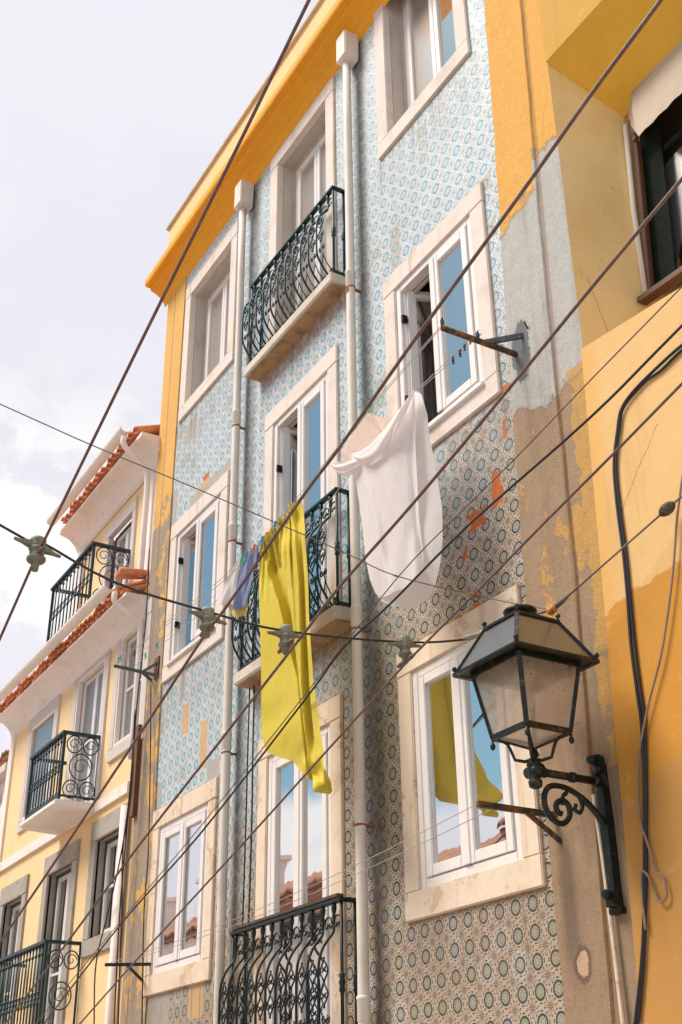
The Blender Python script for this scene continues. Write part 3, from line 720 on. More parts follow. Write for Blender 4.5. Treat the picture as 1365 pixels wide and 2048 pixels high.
for i in (0, 2) if False else (0, 1, 2, 3):
    q = Vector(B0[i]); c = Vector((LX, LY, 0)); d = (q-c); d.z = 0; d.normalize()
    r0 = hb*1.41
    mb.tube([c+d*r0+Vector((0, 0, 3.30)), c+d*(r0-.035)+Vector((0, 0, 3.295)), c+d*(r0-.07)+Vector((0, 0, 3.27)), c+d*(r0-.085)+Vector((0, 0, 3.235)), c+d*(r0-.10)+Vector((0, 0, 3.19)), c+d*.04+Vector((0, 0, 3.178)), c+d*.01+Vector((0, 0, 3.185))], .0085, 6)
mb.build('cradle', 'lampiron', LP, smooth=True)
mb = MB(); mb.lathe((LX, LY, ZJ), [(.012, -.085), (.03, -.075), (.034, -.05), (.026, -.035), (.03, -.02), (.03, .015), (.036, .03), (.03, .045), (.022, .06)], 14)
mb.lathe((LX, LY, ZJ), [(.028, -.05), (.03, 0), (.028, .05)], 10, (1, 0, 0)) ; mb.build('socket', 'lampiron', LP, smooth=True)
mb = MB(); mb.tube([(LX, LY+.02, ZJ), (LX, -.04, ZJ)], .019, 10)
for yy in (-.22, -.4, -.07): mb.lathe((LX, yy, ZJ), [(.019, -.018), (.026, -.012), (.026, .012), (.019, .018)], 10, (0, 1, 0))
mb.build('arm', 'lampiron', LP, smooth=True)
def yz(pts, x=LX): return [(x, a, b) for a, b in pts]
def spl(p, n=6):
    P = [Vector(q) for q in p]; P = [P[0]*2-P[1]]+P+[P[-1]*2-P[-2]]; o = []
    for i in range(1, len(P)-2):
        for k in range(n):
            t = k/n; o.append(.5*((2*P[i])+(P[i+1]-P[i-1])*t+(2*P[i-1]-5*P[i]+4*P[i+1]-P[i+2])*t*t+(3*P[i]-P[i-1]-3*P[i+1]+P[i+2])*t**3))
    return o+[P[-2]]
mb = MB()
mb.tube(spl(yz([(-.035, 2.90), (-.10, 2.98), (-.19, 3.045), (-.28, 3.075), (-.36, 3.07), (-.40, 3.03), (-.405, 2.97), (-.37, 2.915), (-.31, 2.90), (-.265, 2.935), (-.26, 2.985), (-.295, 3.01), (-.335, 2.99), (-.335, 2.955), (-.31, 2.945)])), [.016]*12+[.014]*73, 8)
mb.tube(spl(yz([(-.19, 3.045), (-.175, 3.0), (-.195, 2.965), (-.225, 2.975), (-.215, 3.0)])), .011, 6)
mb.tube(spl(yz([(-.30, 2.99), (-.29, 3.03), (-.265, 3.05)])), .011, 6)
mb.build('scroll_brace', 'lampiron', LP, smooth=True)
mb = MB(); mb.prism([(LX-.025, -.055, 2.58), (LX+.025, -.055, 2.58), (LX+.03, -.055, 2.9), (LX+.022, -.055, 3.22), (LX-.022, -.055, 3.22), (LX-.03, -.055, 2.9)], (0, .05, 0))
for z in (2.60, 3.235):
    mb.lathe((LX, -.045, z), [(.03, -.02), (.034, 0), (.03, .02)], 12, (0, 1, 0)); mb.lathe((LX, -.09, z), [(.018, -.015), (.024, 0), (.018, .03)], 10, (0, 1, 0))
mb.beam((LX, -.075, 3.17), (LX, -.03, 3.17), .04, .02); mb.box(LX-.04, LX+.04, -.05, -.005, 2.515, 2.545); mb.box(LX-.028, LX+.028, -.075, -.005, 2.545, 2.60)
mb.build('back_plate', 'lampiron', LP, bevel=.003)

# ------------------------------------------------------------------ clothes line brackets
def rod(mb, a, b, r, n=8): mb.tube([a, b], r, n)
BR1 = thing('clothes_line_bracket', (1.6, 0, 5.9), 'rusty painted iron clothes line bracket on the grey daub beside the open upper window', 'bracket', None)
T1 = Vector((1.55, -.56, 5.895))
mb = MB(); rod(mb, T1, (1.568, .0, 5.88), .019); mb.build('rod', 'rustiron', BR1, smooth=True)
mb = MB(); mb.beam((1.552, -.25, 5.895), (1.66, .0, 5.975), .018, .035); mb.build('brace', 'greypaint', BR1)
for q in (0, .46):
    p = T1.lerp(Vector((1.568, 0, 5.88)), q); mb = MB(); mb.tube([p, p+Vector((0, -.005, .05)), p+Vector((0, .004, .075)), p+Vector((0, .012, .05)), p+Vector((0, .01, .02))], .006, 6); mb.build('hook', 'peg_dark', BR1)
mb = MB(); mb.tube([(1.71, -.05, 6.02), (1.70, -.01, 5.98), (1.73, .0, 5.96)], .006, 6); mb.build('nail', 'rustiron', BR1)
def simple_bracket(label, tip, wall, mid, brace, m, w=.03):
    t = thing('clothes_line_bracket', wall, label, 'bracket'); MB().beam(tip, wall, w, w*.9).build('rod', m, t, bevel=.003); MB().beam(mid, brace, w*.8, w*.7).build('brace', m, t, bevel=.003)
    return t
T3 = hit(955, 1608, 'y', -.45); W3 = hit(1118, 1632, 'y', 0); B3 = hit(1130, 1690, 'y', 0)
simple_bracket('rusty square iron clothes line bracket below the street lantern', T3, W3, T3.lerp(W3, .58), B3, 'rustiron', .032)
T2 = Vector((-4.244, -.40, 5.70)); W2 = hit(318, 1352, 'y', 0)
t = simple_bracket('dark iron clothes line bracket with pegs at the end of the tiled facade', T2, W2, T2.lerp(W2, .62), hit(322, 1322, 'y', 0), 'greypaint', .03)
MB().beam(T2.lerp(W2, .62), hit(304, 1362, 'y', 0), .022, .022).build('brace', 'greypaint', t)
MB().box(-4.13, -4.03, -.03, -.014, 5.58, 5.80).build('plate', 'rustiron', t)
T4 = Vector((-3.849, -.40, 2.93)); W4 = hit(305, 1929, 'y', 0)
simple_bracket('dark iron clothes line bracket at the lower left beside the yellow house pipe', T4, W4, T4.lerp(W4, .45), hit(290, 1967, 'y', 0), 'iron_low', .028)

def cat(a, b, sag, n=24):
    a = Vector(a); b = Vector(b); return [a.lerp(b, i/n)-Vector((0, 0, sag*4*(i/n)*(1-i/n))) for i in range(n+1)]
# upper drying line: loaded, so it hangs in straight pieces between the wet things
def zl(x):
    pts = [(-4.244, 5.70), (-1.7, 5.53), (-1.1, 5.545), (-.92, 5.55), (-.28, 5.64), (.185, 5.72), (.66, 5.805), (1.55, 5.90)]
    return polyx(pts, x)
def ly(x, a=-.56, b=-.40): return a+(b-a)*(1.55-x)/5.8
mb = MB(); xs_ = [1.55-5.79*i/40 for i in range(41)]; mb.tube([(x, ly(x), zl(x)) for x in xs_], .0028, 5)
tag(mb.build('washing_line', 'line'), 'outer strand of the washing line carrying the white, yellow and blue cloths', 'washing line')
mb = MB(); mb.tube([(x, ly(x)+.012, zl(x)+.03+.02*math.sin((x+4.2)*.54)) for x in xs_], .0026, 5)
tag(mb.build('washing_line', 'line'), 'return strand just above the line carrying the cloths', 'washing line')
P0 = hit(958, 660, 'y', -.30); P1 = hit(835, 780, 'y', -.3)
mb = MB(); mb.tube([P0, P1, (-.6, -.27, 5.60), (-4.2, -.22, 5.70)], .0028, 5)
tag(mb.build('washing_line', 'line'), 'inner washing line holding the peak of the white sheet', 'washing line')
mb = MB(); mb.tube([P0+Vector((0, .02, -.02)), hit(905, 720, 'y', -.28), hit(845, 775, 'y', -.29)], .0028, 5)
tag(mb.build('washing_line', 'line'), 'slack cord with dark pegs hanging under the bracket beside the open window', 'washing line')
for k, (dy, dz) in enumerate(((0, 0), (.12, -.0))):
    a = T3+Vector((0, dy, dz)); b = Vector((-3.84, -.36+dy*.6, 2.95)); mb = MB(); mb.tube(cat(a, b, .07), .0024, 5)
    tag(mb.build('washing_line', 'line'), ('outer' if k == 0 else 'inner')+' of the two empty washing lines passing over the lowest balcony', 'washing line')

# ------------------------------------------------------------------ pegs
def peg(p, m, label, s=1., tilt=0.):
    o = thing('clothes_peg', p, label, 'clothes peg', 'pegs on the washing lines'); p = Vector(p)
    for h in (1, -1):
        a = p+Vector((h*.002, 0, -.028*s)); b = p+Vector((h*.010*s+tilt, 0, .042*s)); MB().beam(a, b, .010*s, .006*s, (1, 0, 0)).build('jaw', m, o)
    MB().tube([p+Vector((-.006, -.006, .008)), p+Vector((.006, -.006, .008))], .004, 6).build('spring', 'wirethin', o)
for q, m, lb in (((747, 824), 'peg_green', 'green peg at the left corner of the white sheet'), ((549, 1047), 'peg_blue', 'blue peg on the middle of the yellow cloth top edge'), ((522, 1074), 'peg_blue', 'blue peg at the left corner of the yellow cloth'),
                 ((505, 1092), 'peg_red', 'orange red peg on the blue garment'), ((488, 1107), 'peg_blue', 'blue peg on the left shoulder of the blue garment'), ((478, 1112), 'peg_green', 'small green peg beside the blue garment'), ((568, 1026), 'peg_pale', 'pale peg near the peak of the yellow cloth')):
    p = hit(*q, 'y', -.5); p.z = zl(p.x)+.012; p.y = ly(p.x); peg(p, m, lb, 1., .01)
for i, q in enumerate(((941, 690), (930, 703), (921, 716), (907, 730))):
    peg(hit(q[0], q[1]-8, 'y', -.28), 'peg_dark', ['topmost', 'second', 'third', 'lowest'][i]+' dark peg on the slack cord below the upper bracket', .8)
for q, m, lb in (((237, 1322), 'peg_blue', 'blue peg beside the tip of the left bracket'), ((241, 1318), 'peg_green', 'green peg beside the tip of the left bracket'), ((291, 1313), 'peg_green', 'green peg over the middle of the left bracket'), ((314, 1293), 'peg_blue', 'blue peg high against the grey pilaster'), ((269, 1308), 'peg_dark', 'dark peg in front of the yellow house window')):
    peg(hit(*q, 'y', -.38), m, lb, .9)
mb = MB(); mb.tube([T2, hit(270, 1305, 'y', -.38), hit(314, 1288, 'y', -.38), hit(432, 1190, 'y', -.42)], .0022, 4)
tag(mb.build('washing_line', 'line'), 'thin cord with coloured pegs rising from the left bracket', 'washing line')

# ------------------------------------------------------------------ laundry
def lin(pts, t):
    return polyx(pts, t)
def curve(pts):
    """read a surveyed outline by its running length"""
    L = [0.]
    for a_, b_ in zip(pts, pts[1:]): L.append(L[-1]+math.hypot(b_[0]-a_[0], b_[1]-a_[1]))
    def at(t):
        d = t*L[-1]
        for i in range(len(pts)-1):
            if d <= L[i+1] or i == len(pts)-2:
                f = (d-L[i])/max(1e-9, L[i+1]-L[i]); return (pts[i][0]+(pts[i+1][0]-pts[i][0])*f, pts[i][1]+(pts[i+1][1]-pts[i][1])*f)
    return at
def sst(x, a, b): t_ = min(1, max(0, (x-a)/(b-a))); return t_*t_*(3-2*t_)
def drape(top, bot, left, right, y0, y1, dep, nu=90, nv=100):
    """cloth stretched between four edge curves; dep gives how far a fold stands off the hanging plane"""
    T, B, L, R_ = curve(top), curve(bot), curve(left), curve(right); mb = MB()
    def fn(u, t):
        a, b, c, d = T(u), B(u), L(t), R_(t); p = []
        for k in (0, 1):
            p.append((1-t)*a[k]+t*b[k]+(1-u)*c[k]+u*d[k]-((1-u)*(1-t)*top[0][k]+u*(1-t)*top[-1][k]+(1-u)*t*bot[0][k]+u*t*bot[-1][k]))
        e_ = dep(u, t); q = hit(p[0], p[1], 'y', y0+(y1-y0)*u+e_*.65); q.y += e_*.35; return q
    return mb.grid(fn, nu, nv)
def towel_dep(u, t):
    f1 = .04+1.02*t; f2 = polyx([(0, .36), (.2, .50), (.38, .62), (.6, .70), (.8, .70), (1, .66)], t); f1 = min(f1, f2-.03)
    v = .075*min(1, t*6)*(1-.35*sst(t, .4, .7))
    h = -.03*min(1, t*4)
    h += v*sst(u, f1-.05, f1+.02)-(v+.045*sst(t, .03, .15))*sst(u, f2-.012, f2+.028)
    f3 = .86+.03*math.sin(t*5); h += .04*sst(u, f3-.05, f3)*(1-sst(t, .75, .95))-.03*sst(u, f3+.02, f3+.05)*(1-sst(t, .75, .95))
    g = max(0, 1-t*3.2); h += .013*g*math.sin(u*62+3*t)+.010*g*math.sin(u*37-9*t)
    h *= 1.7; h += .010*math.sin(u*21-t*9)*(1-t)+.006*math.sin(u*9+t*31)*sst(t, .6, .9)
    e = sst(t, .84, .97)*sst(u, .45, .8); h += e*(.030*math.sin(t*60+u*18)+.03*math.sin(u*30-t*20))
    return h
t = drape([(521, 1084), (528, 1070), (557, 1047), (561, 1032), (577, 1024), (577, 1013), (590, 999), (602, 994)],
          [(535, 1497), (542, 1507), (564, 1516), (591, 1523), (609, 1546), (631, 1566), (644, 1575), (646, 1587), (668, 1590), (676, 1574)],
          [(521, 1084), (523, 1185), (527, 1347), (528, 1459), (535, 1497)],
          [(602, 994), (617, 1057), (627, 1153), (630, 1250), (638, 1363), (651, 1459), (664, 1524), (676, 1574)], -.48, -.47, towel_dep, 150, 150).build('hanging_cloth', 'yellowcloth', None, smooth=True)
tag(t, 'long mustard yellow cloth pegged on the line and hanging over the middle balcony', 'laundry cloth')
LEFT = [(706, 909), (713, 943), (720, 982), (730, 1055), (735, 1116), (745, 1160), (757, 1194)]
RIM = [(706, 909), (727, 906), (750, 892), (782, 860), (811, 816), (833, 782)]
def back_dep(u, t): return -.05*math.sin(math.pi*u)*(1-.5*t)+.008*math.sin(u*17+t*4)*(1-t)+.010*math.sin(u*6-t*9)
s_ = drape(RIM, [(757, 1194), (767, 1203), (786, 1212), (811, 1217), (835, 1212), (846, 1206)], LEFT,
           [(833, 782), (845, 789), (857, 830), (860, 867), (869, 921), (877, 970), (884, 1018), (886, 1079), (882, 1128), (872, 1170), (858, 1196), (846, 1206)], -.44, -.36, back_dep, 110, 110).build('hanging_sheet', 'whitecloth', None, smooth=True)
tag(s_, 'white bed sheet sagging loosely from the line by the open upper window', 'bed sheet')
def front_dep(u, t):
    h = -.035-.055*math.sin(math.pi*min(1, u*1.0))*(1-.55*t)
    c1 = .10+.22*t; h += -.016*math.exp(-((u-c1)/.05)**2)*sst(t, .1, .4)+.010*math.exp(-((u-c1-.10)/.06)**2)
    h += .006*math.sin(u*13-t*5)*(1-.4*t)+.012*math.exp(-((u-.86)/.06)**2)-.018*sst(u, .93, 1)
    h += .008*math.sin((u*4+t*3)*4.1)*sst(t, .5, 1)
    return h
drape(RIM, [(755, 1188), (768, 1196), (788, 1190), (812, 1178), (832, 1165), (848, 1142), (853, 1118)], [(p_[0]-1, p_[1]) for p_ in LEFT[:-1]]+[(755, 1188)],
      [(833, 782), (836, 820), (837, 896), (841, 970), (844, 1043), (849, 1090), (853, 1118)], -.44, -.385, front_dep, 110, 110).build('front_layer', 'whitecloth', s_, smooth=True)
def inner_dep(u, t): return .02+.03*math.sin(math.pi*u)+.012*abs(math.sin(u*8.5-t*1.2))*(1-.3*t)-.02*math.exp(-((u-.42-.25*t)/.03)**2)
drape([(680, 905), (690, 884), (704, 862), (720, 840), (734, 821), (744, 829), (757, 833), (772, 834), (786, 829), (799, 821), (821, 802), (833, 782)],
      [(686, 925), (712, 945), (740, 950), (772, 930), (800, 890), (822, 840), (836, 800)], [(680, 905), (682, 916), (686, 925)], [(833, 782), (835, 790), (836, 800)], -.47, -.37, inner_dep, 70, 30).build('inner_layer', 'creamcloth', s_, smooth=True)
def rim_dep(u, t): return -.055-.055*math.sin(math.pi*u)-.030*math.sin(math.pi*min(1, t*1.05))**.8+.006*math.sin(u*20+t*6)*t-.006*math.sin(t*12+u*5)
drape(RIM, [(718, 915), (726, 924), (738, 932), (755, 931), (777, 916), (801, 877), (823, 823), (834, 786)], [(706, 909), (711, 911), (718, 915)], [(833, 782), (834, 786)], -.44, -.385, rim_dep, 70, 22).build('turned_rim', 'whitecloth', s_, smooth=True)
def swag_dep(u, t): return -.05*math.sin(math.pi*u)**.6*math.sin(math.pi*min(1, .25+t*.75))-.010*math.sin(t*15+u*5)*math.sin(math.pi*u)-.03
drape([(664, 920), (676, 926), (690, 925), (704, 922), (722, 918)], [(668, 936), (677, 948), (694, 955), (711, 949), (724, 940)], [(664, 920), (665, 928), (668, 936)], [(722, 918), (724, 930), (724, 940)], -.48, -.46, swag_dep, 40, 26).build('swag', 'whitecloth', s_, smooth=True)
def cloth_quad(name, m, tl, tr, br, bl, amp, k, label, cat_, y0=-.47):
    P4 = [hit(*q, 'y', y0) for q in (tl, tr, br, bl)]
    def fn(u, t):
        p = P4[0].lerp(P4[1], u).lerp(P4[3].lerp(P4[2], u), t); p.y += amp*(.4+t)*math.sin(k*u*6.28+t*1.5)+.4*amp*math.sin(k*2.3*u*6.28-t*4); p.z -= .02*math.sin(math.pi*u)*(1-t)-.015*math.sin(u*9+1)*t; return p
    o = MB().grid(fn, 40, 30).build(name, m, None, smooth=True)
    return tag(o, label, cat_)
cloth_quad('hanging_shirt', 'bluecloth', (488, 1112), (522, 1080), (497, 1212), (458, 1218), .02, 1.6, 'pale blue garment pegged just left of the long yellow cloth', 'laundry garment')
cloth_quad('hanging_cloth', 'whitecloth', (474, 1122), (488, 1114), (470, 1214), (430, 1202), .015, 1.3, 'small sheer white cloth at the left end of the laundry', 'laundry cloth')
cloth_quad('hanging_cloth', 'hem', (456, 1205), (497, 1205), (494, 1236), (458, 1228), .015, 1.4, 'small pale yellow cloth showing under the blue garment', 'laundry cloth', -.44)

# ------------------------------------------------------------------ tram cables
def cable(pix, y, r, m, label, name='overhead_cable', cat_='overhead cable', ext=1.5):
    P = [hit(a, b, 'y', y) for a, b in pix]
    P = [P[0]+(P[0]-P[1]).normalized()*ext]+P+[P[-1]+(P[-1]-P[-2]).normalized()*ext]
    return tag(MB().tube(spl(P, 5), r, 8).build(name, m, None, smooth=True), label, cat_)
INS = [hit(75, 1095, 'x', 1.4), hit(415, 1235, 'x', 1.4), hit(572, 1270, 'x', 1.4), hit(810, 1290, 'x', 1.4)]
cable([(618, 0), (472, 300), (280, 688), (100, 1058), (73, 1112), (0, 1277)], INS[0].y, .0066, 'cable', 'leftmost brown overhead cable, crossing the sky and the cornice')
cable([(1322, 0), (1183, 188), (1040, 390), (815, 700), (680, 894), (606, 993), (455, 1211), (419, 1257), (379, 1317), (300, 1438), (189, 1605), (98, 1742), (0, 1886)], INS[1].y, .0072, 'cable', 'brown overhead cable crossing the top right window and the yellow cloth')
cable([(1365, 357), (1183, 576), (1028, 766), (830, 1003), (680, 1173), (623, 1248), (585, 1297), (427, 1500), (267, 1706), (137, 1882), (13, 2045)], INS[2].y, .0070, 'cable', 'brown overhead cable crossing the white sheet below its middle')
cable([(1365, 767), (1225, 910), (1100, 1035), (951, 1187), (814, 1325), (720, 1429), (478, 1697), (280, 1913), (160, 2048)], INS[3].y, .0062, 'cable', 'lowest brown overhead cable, passing just left of the lantern')
cable([(1365, 651), (1180, 836), (936, 1052), (780, 1209), (687, 1296), (610, 1400), (400, 1669), (241, 1850), (88, 2048)], -.62, .0066, 'cableblack', 'thick black overhead cable between the brown ones')
cable([(1365, 573), (1180, 762), (1021, 927), (826, 1121), (720, 1250), (687, 1291), (599, 1404), (400, 1655), (280, 1797), (120, 1990)], -.64, .0034, 'cable', 'thin red brown wire tied to the thick black cable', 'overhead_wire', 'overhead wire')
# span wire and its insulators
KN = Vector((1.90, -.237, 3.997)); END = Vector((1.47, -.27, 4.02))
END = hit(972, 1268, 'x', 1.47)
anchor = Vector(hit(1335, 1018, 'y', -.10))
mb = MB(); lead = hit(0, 1050, 'x', 1.4); ext = lead+(lead-INS[0]).normalized()*2.6
sp = [ext, lead, INS[0]+Vector((0, 0, .035)), hit(230, 1165, 'x', 1.4), INS[1]+Vector((0, 0, .03)), INS[2]+Vector((0, 0, .02)), INS[3]+Vector((0, 0, .015)), hit(930, 1279, 'x', 1.45), END]
mb.tube(spl(sp, 4), .0062, 8)
tag(mb.build('span_wire', 'cableblack', None, smooth=True), 'thick black span wire crossing the street with four insulators on it', 'span wire')
mb = MB(); e0 = hit(925, 1277, 'x', 1.45); e1 = hit(985, 1265, 'x', 1.48); dd = (e1-e0)
mb.tube([e0, e0+dd*.2, e0+dd*.55, e0+dd*.7, e0+dd*.85, e1+dd*.1], [.008, .014, .017, .027, .03, .012], 10)
tag(mb.build('strain_insulator', 'tape', None, smooth=True), 'grey taped strain insulator at the left edge of the lantern', 'insulator')
mb = MB(); mb.tube([e1+dd*.1, (1.62, -.28, 4.03), KN], .0055, 6); mb.tube([KN, anchor], .0052, 6)
q0 = KN.lerp(anchor, .02); q1 = KN.lerp(anchor, .16); mb.tube([q0, q0.lerp(q1, .5), q1], [.012, .015, .006], 8)
for tq in (.0, .12): mb.lathe(q0+Vector((0, 0, tq*.1)), [(.012, -.006), (.014, 0), (.012, .006)], 8)
tag(mb.build('stay_wire', 'wirethin', None, smooth=True), 'twisted stay wire rising from behind the lantern to the cream wall', 'stay wire')
mb = MB(); kd = (anchor-KN).normalized(); mb.lathe(KN, [(.010, -.03), (.022, -.02), (.024, -.006), (.017, 0), (.024, .006), (.022, .02), (.010, .03)], 12, kd)
tag(mb.build('egg_insulator', 'knob', None, smooth=True), 'orange egg insulator right behind the lantern top', 'insulator')
mb = MB(); mb.lathe(anchor, [(.012, -.045), (.024, -.03), (.030, -.01), (.030, .01), (.024, .03), (.012, .045)], 8, kd)
tag(mb.build('egg_insulator', 'woodbar', None), 'dark brown block insulator on the cream wall at the right edge', 'insulator')
mb = MB(); mb.tube([anchor, anchor+kd*.05, Vector(hit(1400, 965, 'y', -.03))], .006, 6)
for h in (1, -1): mb.tube([anchor-kd*.05, anchor+Vector((0, 0, .034*h)), anchor+kd*.05], .004, 5)
tag(mb.build('stay_loop', 'wirethin', None), 'wire loop holding the brown block insulator to the wall', 'wire loop')
th = [hit(0, 808, 'x', 1.35), hit(181, 889, 'x', 1.35), hit(400, 980, 'x', 1.35), hit(680, 1101, 'x', 1.37), hit(793, 1152, 'x', 1.4), hit(955, 1191, 'x', 1.45), hit(1030, 1207, 'x', 1.65), KN]
mb = MB(); mb.tube(spl([th[0]+(th[0]-th[1]).normalized()*2.5]+th, 4), .0030, 6)
for q in (th[3], th[4]): mb.lathe(q, [(.002, -.02), (.006, 0), (.002, .02)], 6, (0, 1, 0))
tag(mb.build('span_wire', 'wirethin', None), 'thin grey span wire above the thick one, ending behind the lantern cap', 'span wire')
mb = MB(); mb.tube([hit(938, 1190, 'x', 1.44), hit(960, 1192, 'x', 1.46)], [.011, .012], 7)
tag(mb.build('wire_clamp', 'rust', None), 'rusty clamp on the thin grey span wire', 'clamp')
CN = [hit(75, 1112, 'x', 1.4), hit(415, 1258, 'x', 1.4), hit(572, 1292, 'x', 1.4), hit(812, 1322, 'x', 1.4)]
NAMES = ['insulator at the far left of the span wire, against the sky', 'insulator on the span wire before the left tiled bay', 'insulator on the span wire in front of the yellow cloth', 'insulator on the span wire nearest the lantern, beside the white pipe']
for i, p in enumerate(INS):
    o = thing('cable_insulator', p, 'weathered grey green '+NAMES[i], 'insulator', 'insulators along the span wire')
    tg = (INS[min(i+1, 3)]-INS[max(i-1, 0)]).normalized(); s = .62+.10*(1 if i == 0 else 0)
    k_ = 1.15 if i == 0 else 1.
    MB().lathe(p, [(.026*k_, .0), (.030*k_, .010), (.027*k_, .018), (.032*k_, .028), (.031*k_, .040), (.023*k_, .048), (.006, .053)], 16).build('dome', 'insultop', o, smooth=True)
    MB().lathe(p, [(.014, -.10*k_), (.018, -.075*k_), (.020, -.066*k_), (.033*k_, -.062*k_), (.038*k_, -.052*k_), (.036*k_, -.044*k_), (.029*k_, -.040*k_), (.029*k_, -.02), (.034*k_, -.012), (.030*k_, 0)], 16).build('skirt', 'insul', o, smooth=True)
    for h in (1, -1):
        a_, b_ = p+tg*h*.02, p+tg*h*.070*k_; sd_ = tg.cross(Vector((0, 0, 1))).normalized(); w_ = MB()
        w_.add([a_+sd_*.020+Vector((0, 0, -.012)), b_+sd_*.008+Vector((0, 0, -.006)), b_-sd_*.008+Vector((0, 0, -.006)), a_-sd_*.020+Vector((0, 0, -.012)), a_+sd_*.018+Vector((0, 0, .022)), b_+sd_*.007+Vector((0, 0, .008)), b_-sd_*.007+Vector((0, 0, .008)), a_-sd_*.018+Vector((0, 0, .022))], [(0, 1, 2, 3), (4, 5, 6, 7), (0, 1, 5, 4), (1, 2, 6, 5), (2, 3, 7, 6), (3, 0, 4, 7)])
        w_.tube([a_, b_, b_+tg*h*.03], [.012, .010, .0075], 8); w_.build('wing_clamp', 'insul', o)
    cdir = (hit(-740, 2800, 'y', p.y)-p).normalized() if False else Vector((-1, 0, -.10)).normalized()
    c = p+Vector((0, 0, -.085))
    c = CN[i]
    MB().tube([c-cdir*.075, c-cdir*.05, c+cdir*.05, c+cdir*.075], [.009, .0125, .0125, .009], 8).tube([p+Vector((0, 0, -.06)), c], .009, 6).build('cable_clip', 'cable', o, smooth=True)

# ------------------------------------------------------------------ cables on the walls
def wallcable(name, pts, r, m, label, y=-.045, cat_='cable'):
    P = [hit(a, b, 'y', y) for a, b in pts]; return tag(MB().tube(spl(P, 6), r, 8).build(name, m, None, smooth=True), label, cat_)
wallcable('wall_cable', [(1420, 650), (1365, 690), (1320, 730), (1270, 780), (1244, 818), (1236, 860), (1229, 930), (1235, 1010), (1248, 1110), (1256, 1195), (1263, 1290), (1276, 1390), (1283, 1440), (1289, 1540), (1290, 1700), (1289, 1830), (1284, 1930), (1270, 2060)], .0085, 'cableblack', 'black cable bending down the cream wall, left of the pair')
wallcable('wall_cable', [(1420, 660), (1365, 699), (1325, 738), (1290, 765), (1250, 812), (1241, 850), (1233, 930), (1240, 1010), (1253, 1110), (1261, 1195), (1270, 1290), (1283, 1390), (1290, 1440), (1293, 1540), (1294, 1700), (1292, 1830), (1288, 1930), (1276, 2060)], .007, 'cableblack', 'black cable bending down the cream wall, right of the pair', -.04)
wallcable('wall_cable', [(1366, 950), (1355, 1040), (1345, 1160), (1325, 1300), (1300, 1400), (1284, 1480), (1277, 1560), (1282, 1640), (1300, 1700), (1310, 1740), (1327, 1755), (1334, 1790), (1322, 1805), (1308, 1780), (1297, 1752), (1284, 1746), (1286, 1800), (1292, 1860)], .006, 'greycable', 'twisted grey brown cable with a loose loop on the orange wall', -.05)
wallcable('conduit', [(1188, 1590), (1207, 1720), (1227, 1880), (1250, 2070)], .011, 'stone_low', 'cream conduit running down the brown pilaster under the lantern', -.04, 'conduit')
for k, pts in enumerate(([(299, 1100), (292, 1240), (275, 1400), (262, 1560), (250, 1700), (238, 1850), (228, 2060)], [(270, 1420), (266, 1500), (258, 1600), (246, 1700), (244, 1820), (240, 1920), (236, 2060)], [(268, 1480), (262, 1590), (240, 1720), (215, 1830), (192, 1930), (188, 2060)])):
    wallcable('wall_cable', pts, .007, 'cableblack', ['black cable hanging from the red roof tile end down the yellow house', 'black cable running close beside the pale pipe of the yellow house', 'black cable swinging out left across the yellow house wall'][k], -.12-.01*k)
wallcable('wall_cable', [(302, 1370), (301, 1500), (297, 1700), (288, 1830), (284, 2060)], .006, 'cableblack', 'thin black cable down the patchy far pilaster', -.05)
for k, dx in enumerate((0, 10)):
    wallcable('wall_cable', [(500+dx*.9, 1372), (496+dx, 1500), (492+dx*1.2, 1650), (486+dx*1.2, 1830), (484+dx, 1862)], .0065, 'cableblack', ['left', 'right'][k]+' one of two dark cables between the far pipe and the middle door', -.035)

# ------------------------------------------------------------------ yellow house on the left
YH = thing('yellow_house', (-6.8, 1.5, 0), 'yellow house with white trim, red roof tiles and green iron balconies at the left', 'house')
LH = [('w0', -8.2, -7.28, 5.08, 6.24), ('w1', -6.50, -5.62, 4.74, 6.33), ('w2', -5.16, -4.45, 5.18, 6.38),
      ('g1', -8.55, -7.82, 2.15, 4.16), ('g2', -6.90, -6.12, 2.15, 4.22), ('g3', -5.42, -4.72, 3.36, 4.30)]
GX = 0
mb = MB(); wall_grid(mb, -9.0, -4.42, 0, 6.75, [h[1:] for h in LH]); mb.box(-9.0, -4.42, .55, 6, 0, 6.6)
for a, b, c, d, e in LH:
    mb.quad((b, 0, d), (b, .5, d), (b, .5, e), (b, 0, e)); mb.quad((c, 0, d), (c, .5, d), (c, .5, e), (c, 0, e)); mb.quad((b, 0, e), (c, 0, e), (c, .5, e), (b, .5, e)); mb.quad((b, 0, d), (c, 0, d), (c, .5, d), (b, .5, d))
mb.build('wall', 'lyellow', YH)
MB().box(-9.12, -8.95, -.03, .4, 0, 6.4).build('corner_strip', 'lwhite', YH)
MB().box(-8.95, -4.62, -.035, -.003, 4.60, 4.71).build('string_course', 'lwhite', YH)
mb = MB(); mb.prism([(-9.15, 0, 6.36), (-9.15, -.03, 6.38), (-9.15, -.05, 6.46), (-9.15, -.10, 6.52), (-9.15, -.15, 6.55), (-9.15, -.25, 6.58), (-9.15, -.25, 6.615), (-9.15, 0, 6.62)], (4.66, 0, 0)); mb.build('eaves_moulding', 'lwhite', YH)
